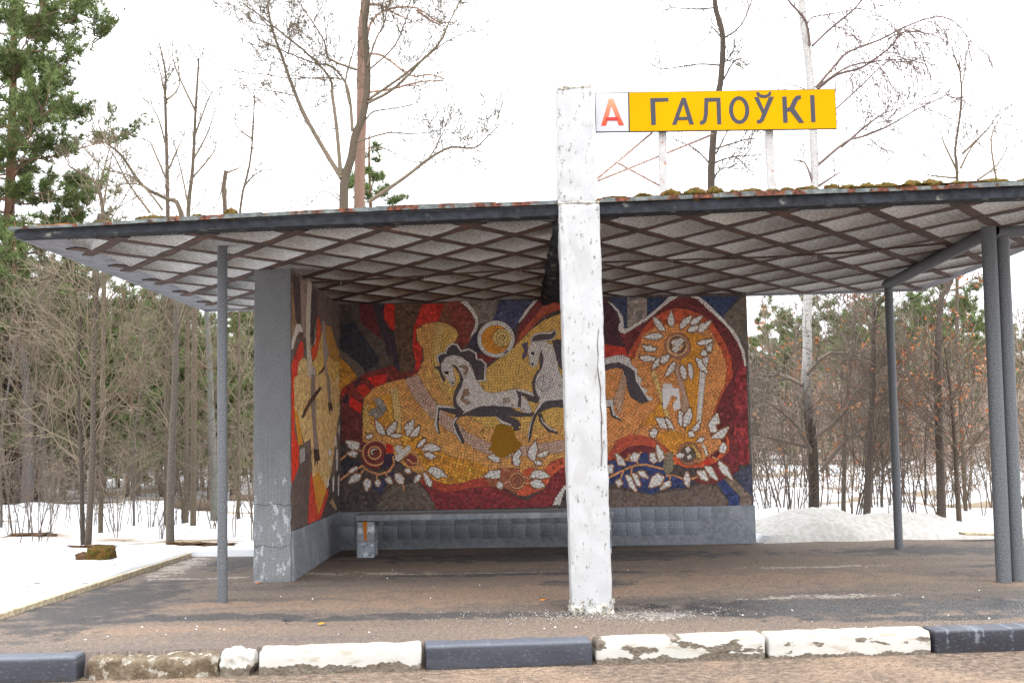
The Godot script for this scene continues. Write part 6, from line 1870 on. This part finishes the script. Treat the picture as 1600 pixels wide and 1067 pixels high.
	scatter(bares, 13, 0.19, 0.58, -16, -27, "bare tree in the wood right of the shelter", "bare trees right of the shelter", 0.65, 0.95, 0.13, 22)
	scatter(saps, 40, 0.2, 0.5, -14.0, -19, "bare sapling in the snow right of the shelter", "saplings right of the shelter", 0.6, 1.1, 9.0, 23)
	scatter(pale, 15, 0.19, 0.56, -14.8, -27, "bare brushwood bush right of the shelter", "bushes right of the shelter", 0.7, 1.25, 9.0, 24)
	scatter(oaks, 9, 0.2, 0.5, -15, -22, "young oak with rusty dry leaves right of the shelter", "young oaks right of the shelter", 0.7, 1.1, 9.0, 25)
	# the far wood reads as one mass
	rng.seed = 5
	var mm := MultiMesh.new()
	mm.transform_format = MultiMesh.TRANSFORM_3D
	mm.use_colors = true
	mm.mesh = bushes[1][0].get_child(0).mesh
	mm.instance_count = 170
	for k in 170:
		var z := -rng.randf_range(38, 66)
		var x := rng.randf_range(-0.75, 0.75) * -z
		mm.set_instance_transform(k, Transform3D(Basis(Vector3.UP, rng.randf() * TAU).scaled(Vector3(1.6, rng.randf_range(1.5, 2.7), 1.6)), Vector3(x, 0, z)))
		mm.set_instance_color(k, Color(1, 1, 1) * rng.randf_range(0.7, 1.1))
	var far := MultiMeshInstance3D.new()
	far.name = "distant_brushwood"
	far.multimesh = mm
	far.material_override = M.twig
	add_child(far)
	tag(far, "grey brown mass of far bare brushwood beyond the snow", "brushwood", "", "stuff")
	mm = MultiMesh.new()
	mm.transform_format = MultiMesh.TRANSFORM_3D
	mm.mesh = pines[1][0].get_child(2).mesh
	mm.instance_count = 190
	for k in 190:
		var z := -rng.randf_range(38, 70)
		var x := rng.randf_range(-0.75, 0.75) * -z
		var tall := rng.randf_range(0.9, 1.3) if x < 0 else rng.randf_range(0.75, 1.15)
		mm.set_instance_transform(k, Transform3D(Basis(Vector3.UP, rng.randf() * TAU).scaled(Vector3.ONE * tall), Vector3(x, -0.3, z)))
	far = MultiMeshInstance3D.new()
	far.name = "distant_pines"
	far.multimesh = mm
	far.material_override = M.needle
	add_child(far)
	tag(far, "dark green mass of far pines behind the wood", "pines", "", "stuff")

# ------------------------------------------------------------------ small things
func lump(size: Vector3, amp: float, seed_at: float) -> ArrayMesh:
	var sp := SphereMesh.new()
	sp.radius = 0.5
	sp.height = 1.0
	sp.radial_segments = 28
	sp.rings = 14
	var st := SurfaceTool.new()
	st.create_from(sp, 0)
	var a := st.commit_to_arrays()
	var v: PackedVector3Array = a[Mesh.ARRAY_VERTEX]
	for k in v.size():
		var p := v[k]
		v[k] = (p * (1.0 + amp * soft.get_noise_3d(p.x * 3 + seed_at, p.y * 3, p.z * 3))) * size
	a[Mesh.ARRAY_VERTEX] = v
	var m := ArrayMesh.new()
	m.add_surface_from_arrays(Mesh.PRIMITIVE_TRIANGLES, a)
	st = SurfaceTool.new()
	st.create_from(m, 0)
	st.generate_normals()
	return st.commit()

func build_small_things():
	rng.seed = 321
	# moss cushions on the roof edge
	var spots := [[0.75, 0.2, 0.03], [0.95, 0.11, 0.045], [1.16, 0.16, 0.07], [1.32, 0.13, 0.07], [1.47, 0.12, 0.075], [1.6, 0.08, 0.05], [1.72, 0.15, 0.06], [1.87, 0.09, 0.05], [1.98, 0.12, 0.055], [2.12, 0.15, 0.06], [2.3, 0.13, 0.075], [2.42, 0.1, 0.06], [2.54, 0.11, 0.06], [2.68, 0.17, 0.08], [2.87, 0.16, 0.065], [3.02, 0.15, 0.075], [3.2, 0.13, 0.05], [3.45, 0.32, 0.055], [3.75, 0.2, 0.05], [4.05, 0.22, 0.05],
		[-2.55, 0.2, 0.05], [-2.38, 0.1, 0.04], [-2.22, 0.1, 0.05], [-1.98, 0.08, 0.09], [-2.9, 0.12, 0.03]]
	for q in [[1.75, 1.3], [2.75, 1.0], [3.7, 1.4]]:
		tag(put("moss_mat", lump(Vector3(q[1], 0.035, 0.16), 0.8, q[0] * 5.0), M.moss, null, Vector3(q[0], soffit_y(q[0], -7.83) + 0.1 * roof_swell(q[0]), -7.87)), "thin moss mat spread under the cushions, %s along the right roof edge" % {1.75: "first", 2.75: "second", 3.7: "third"}[q[0]], "moss", "moss mats on the roof edge")
	for k in spots.size():
		var s: Array = spots[k]
		var right: bool = s[0] > 0.0
		var lab := "moss cushion on the roof edge %s the pillar, %s from the %s" % ["right of" if right else "left of", ordinal(k if right else [1, 2, 3, 4, 0][k - 20]), "pillar" if right else "left"]
		tag(put("moss_cushion", lump(Vector3(s[1] * rng.randf_range(0.95, 1.4), s[2] * rng.randf_range(1.1, 1.7), 0.13), 0.4, k * 3.1), M.moss, null, Vector3(s[0], soffit_y(s[0], -7.83) + 0.104 * roof_swell(s[0]), -7.855)), lab, "moss", "moss cushions on the roof edge")
	tag(put("needle_litter", lump(Vector3(0.55, 0.05, 0.25), 0.5, 9.0), mat(lut_image(256, 140, 0.1, [0.2, 0.5, 0.8], ["5a2f1a", "8f4f2a", "b06a3c"]), 4.0, 1.0), null, Vector3(-3.2, soffit_y(-3.2, -7.9) + 0.104 * roof_swell(-3.2), -7.95)), "orange brown pine litter on the roof's left tip", "litter")
	# snow bank
	var b := Buf.new()
	var nx := 60
	var nz := 24
	for j in nz + 1:
		for i in nx + 1:
			var u := i / float(nx)
			var v := j / float(nz)
			var x := 2.66 + 2.75 * u
			var z := -12.33 - 0.12 * u - 1.7 * v
			var hgt := (0.3 * exp(-pow((u - 0.27) / 0.24, 2)) + 0.22 * exp(-pow((u - 0.74) / 0.3, 2)))
			hgt *= pow(sin(PI * clampf(v, 0, 1)), 0.6)
			hgt *= smoothstep(0.0, 0.04, u) * smoothstep(1.0, 0.93, u)
			hgt += (soft.get_noise_2d(x * 2.5, z * 2.5) * 0.04 + soft.get_noise_2d(x * 9.0, z * 9.0) * 0.018) * smoothstep(0.0, 0.1, hgt)
			b.v.append(Vector3(x, hgt - 0.03 + (0.0 if v < 0.5 else 0.03), z + soft.get_noise_2d(x * 2.0, 3.0) * 0.08 * (1.0 - v)))
	for j in nz:
		for i in nx:
			var k := j * (nx + 1) + i
			b.i.append_array(PackedInt32Array([k, k + 1, k + nx + 1, k + 1, k + nx + 2, k + nx + 1]))
	var st := SurfaceTool.new()
	st.create_from(b.mesh(), 0)
	st.generate_normals()
	tag(put("snow_bank", st.commit(), M.bank), "dirty bank of shovelled snow right of the back wall", "snow bank")
	# timber edging on the left and a plank on the right
	tag(put("edging_board", rbox(Vector3(0.045, 0.16, 5.4), 0.006, 0.15, 0.004, 2.0, 4.0), M.board, null, Vector3(-3.535, -0.035, -9.25), Vector3(0, -0.0355, 0)), "long weathered board edging the pavement along the left snow", "board")
	tag(put("plank", rbox(Vector3(0.75, 0.035, 0.12), 0.008, 0.1, 0.008, 4.0, 2.0), M.board, null, Vector3(5.2, 0.06, -12.35), Vector3(0, 0.25, -0.06)), "grey plank lying at the pavement's end by the right posts", "plank")
	# mossy stump
	var stump := base("tree_stump", "mossy cut stump in the snow at the left", "stump", Vector3(-4.15, 0.0, -11.35))
	put("stump_body", rbox(Vector3(0.26, 0.2, 0.26), 0.05, 0.015, 0.018, 16.0, 2.0, Vector3.ZERO, 0.9), M.moss, stump, Vector3(0, 0.08, 0))
	put("stump_root", rbox(Vector3(0.16, 0.14, 0.2), 0.05, 0.015, 0.025, 14.0, 7.0), M.litter, stump, Vector3(-0.17, 0.05, 0.0))
	# bare patches where leaf litter shows through the snow
	for q in [[-4.75, -12.75, 0.5, "brown litter patch at the foot of the trunks behind the stump"], [-3.76, -12.95, 0.42, "brown litter ring at the foot of the lichen spotted trunk"], [-6.1, -14.2, 0.5, "brown litter patch among the saplings at the far left"], [-3.35, -12.75, 0.35, "rusty litter patch right of the thin steel post"]]:
		tag(put("litter_patch", lump(Vector3(q[2], 0.04, q[2] * 0.6), 1.2, q[0] * 3.0), M.litter, null, Vector3(q[0], ground_y(q[0], q[1]), q[1])), q[3], "leaf litter", "litter patches in the snow")
	# fallen logs
	for q in [[Vector3(-7.9, 0.05, -21.5), 3.2, 0.05, 0.05, "long brown log lying across the snow at the far left"], [Vector3(-5.4, 0.1, -19.0), 0.9, 0.15, 0.3, "short thick cut log lying beyond the lichen spotted trunk"], [Vector3(-4.5, 0.1, -21.0), 1.6, 0.12, 0.1, "brown log seen between the thin steel post and the side wall"]]:
		var tb := Buf.new()
		var dv: Vector3 = Vector3(cos(q[3]), 0, sin(q[3])) * q[1] * 0.5
		tube(tb, PackedVector3Array([q[0] - dv, q[0] + Vector3(0, 0.02, 0), q[0] + dv]), q[2], q[2] * 0.85, 10, Color(0.16, 0.115, 0.085), true)
		tag(put("fallen_log", tb.mesh(), M.bark), q[4], "log", "logs lying in the left wood")
	# fallen leaves on the pavement
	for q in [[-1.27, -7.45, "ad7a2c", "yellow leaf on the pavement behind the white kerb stone"], [-2.18, -9.62, "9a5a35", "rust leaf at the foot of the side wall"], [0.2, -8.35, "b5742d", "small orange leaf left of the pillar foot"]]:
		var lb := Buf.new()
		for k in 6:
			var a0 := TAU * k / 6
			var a1 := TAU * (k + 1) / 6
			tri(lb, Vector3(0, 0.012, 0), Vector3(cos(a0) * 0.035, 0.004 + 0.006 * sin(a0 * 2.0), sin(a0) * 0.02), Vector3(cos(a1) * 0.035, 0.004 + 0.006 * sin(a1 * 2.0), sin(a1) * 0.02))
		tag(put("fallen_leaf", lb.mesh(), mat(q[2], 1.0, 0.8), null, Vector3(q[0], 0.004, q[1])), q[3], "leaf", "leaves on the pavement")
	# needles and bark scraps lying on the snow
	var bit := SphereMesh.new()
	bit.radius = 0.5
	bit.height = 0.5
	bit.radial_segments = 5
	bit.rings = 2
	var lm := MultiMesh.new()
	lm.transform_format = MultiMesh.TRANSFORM_3D
	lm.use_colors = true
	lm.mesh = bit
	lm.instance_count = 1500
	for k in 1500:
		var z := -7.2 - 12.0 * pow(rng.randf(), 1.3)
		var x := left_edge(z) - 0.1 - rng.randf() * (2.0 + (-z - 7.0) * 0.5)
		if k % 3 == 0:
			z = -12.7 - rng.randf() * 6.0
			x = rng.randf_range(2.9, 8.0)
		var s := rng.randf_range(0.006, 0.02)
		lm.set_instance_transform(k, Transform3D(Basis(Vector3.UP, rng.randf() * TAU).scaled(Vector3(s * rng.randf_range(1.0, 5.0), s * 0.5, s)), Vector3(x, ground_y(x, z) + 0.003, z)))
		lm.set_instance_color(k, Color(0.13, 0.095, 0.065) * rng.randf_range(0.5, 1.6))
	var sl := MultiMeshInstance3D.new()
	sl.name = "forest_litter"
	sl.multimesh = lm
	sl.material_override = M.twig
	add_child(sl)
	tag(sl, "needles, twigs and bark scraps scattered on the snow", "litter", "", "stuff")
	# loose grit
	var chip := lump(Vector3(1, 0.6, 0.8), 0.6, 2.0)
	var sp := SphereMesh.new()
	sp.radius = 0.5
	sp.height = 0.7
	sp.radial_segments = 6
	sp.rings = 3
	var mm := MultiMesh.new()
	mm.transform_format = MultiMesh.TRANSFORM_3D
	mm.use_colors = true
	mm.mesh = sp
	var n := 2900
	mm.instance_count = n
	for k in n:
		var x := rng.randf_range(-4.0, 5.0)
		var z := -7.0 - 4.0 * pow(rng.randf(), 2.2)
		var s := rng.randf_range(0.003, 0.008)
		var c := Color(0.2, 0.16, 0.12) * rng.randf_range(0.4, 1.6)
		if k < 700:
			x = 0.55 + rng.randfn() * 0.45
			z = -7.6 + rng.randfn() * 0.16
			c = Color(0.5, 0.47, 0.43) * rng.randf_range(0.25, 1.1)
			s = rng.randf_range(0.003, 0.009)
		elif k < 1900:
			x = rng.randf_range(-3.6, 3.6)
			z = kerb_z(x) + rng.randf_range(0.1, 0.55)
			c = Color(0.3, 0.26, 0.21) * rng.randf_range(0.3, 1.2)
		elif k < 1950: 
			c = Color(0.75, 0.74, 0.72)
			s = rng.randf_range(0.006, 0.012)
		var y := 0.004 if z < kerb_z(x) - 0.08 else -0.128
		if z > kerb_z(x) - 0.09 and z < kerb_z(x) + 0.09: y = 0.012
		mm.set_instance_transform(k, Transform3D(Basis(rand_dir(), rng.randf() * TAU).scaled(Vector3(s, s * 0.7, s) * 1.3), Vector3(x, y, z)))
		mm.set_instance_color(k, c)
	var gr := MultiMeshInstance3D.new()
	gr.name = "loose_grit"
	gr.multimesh = mm
	gr.material_override = M.twig
	add_child(gr)
	tag(gr, "loose grit and paint chips on the pavement and road", "grit", "", "stuff")
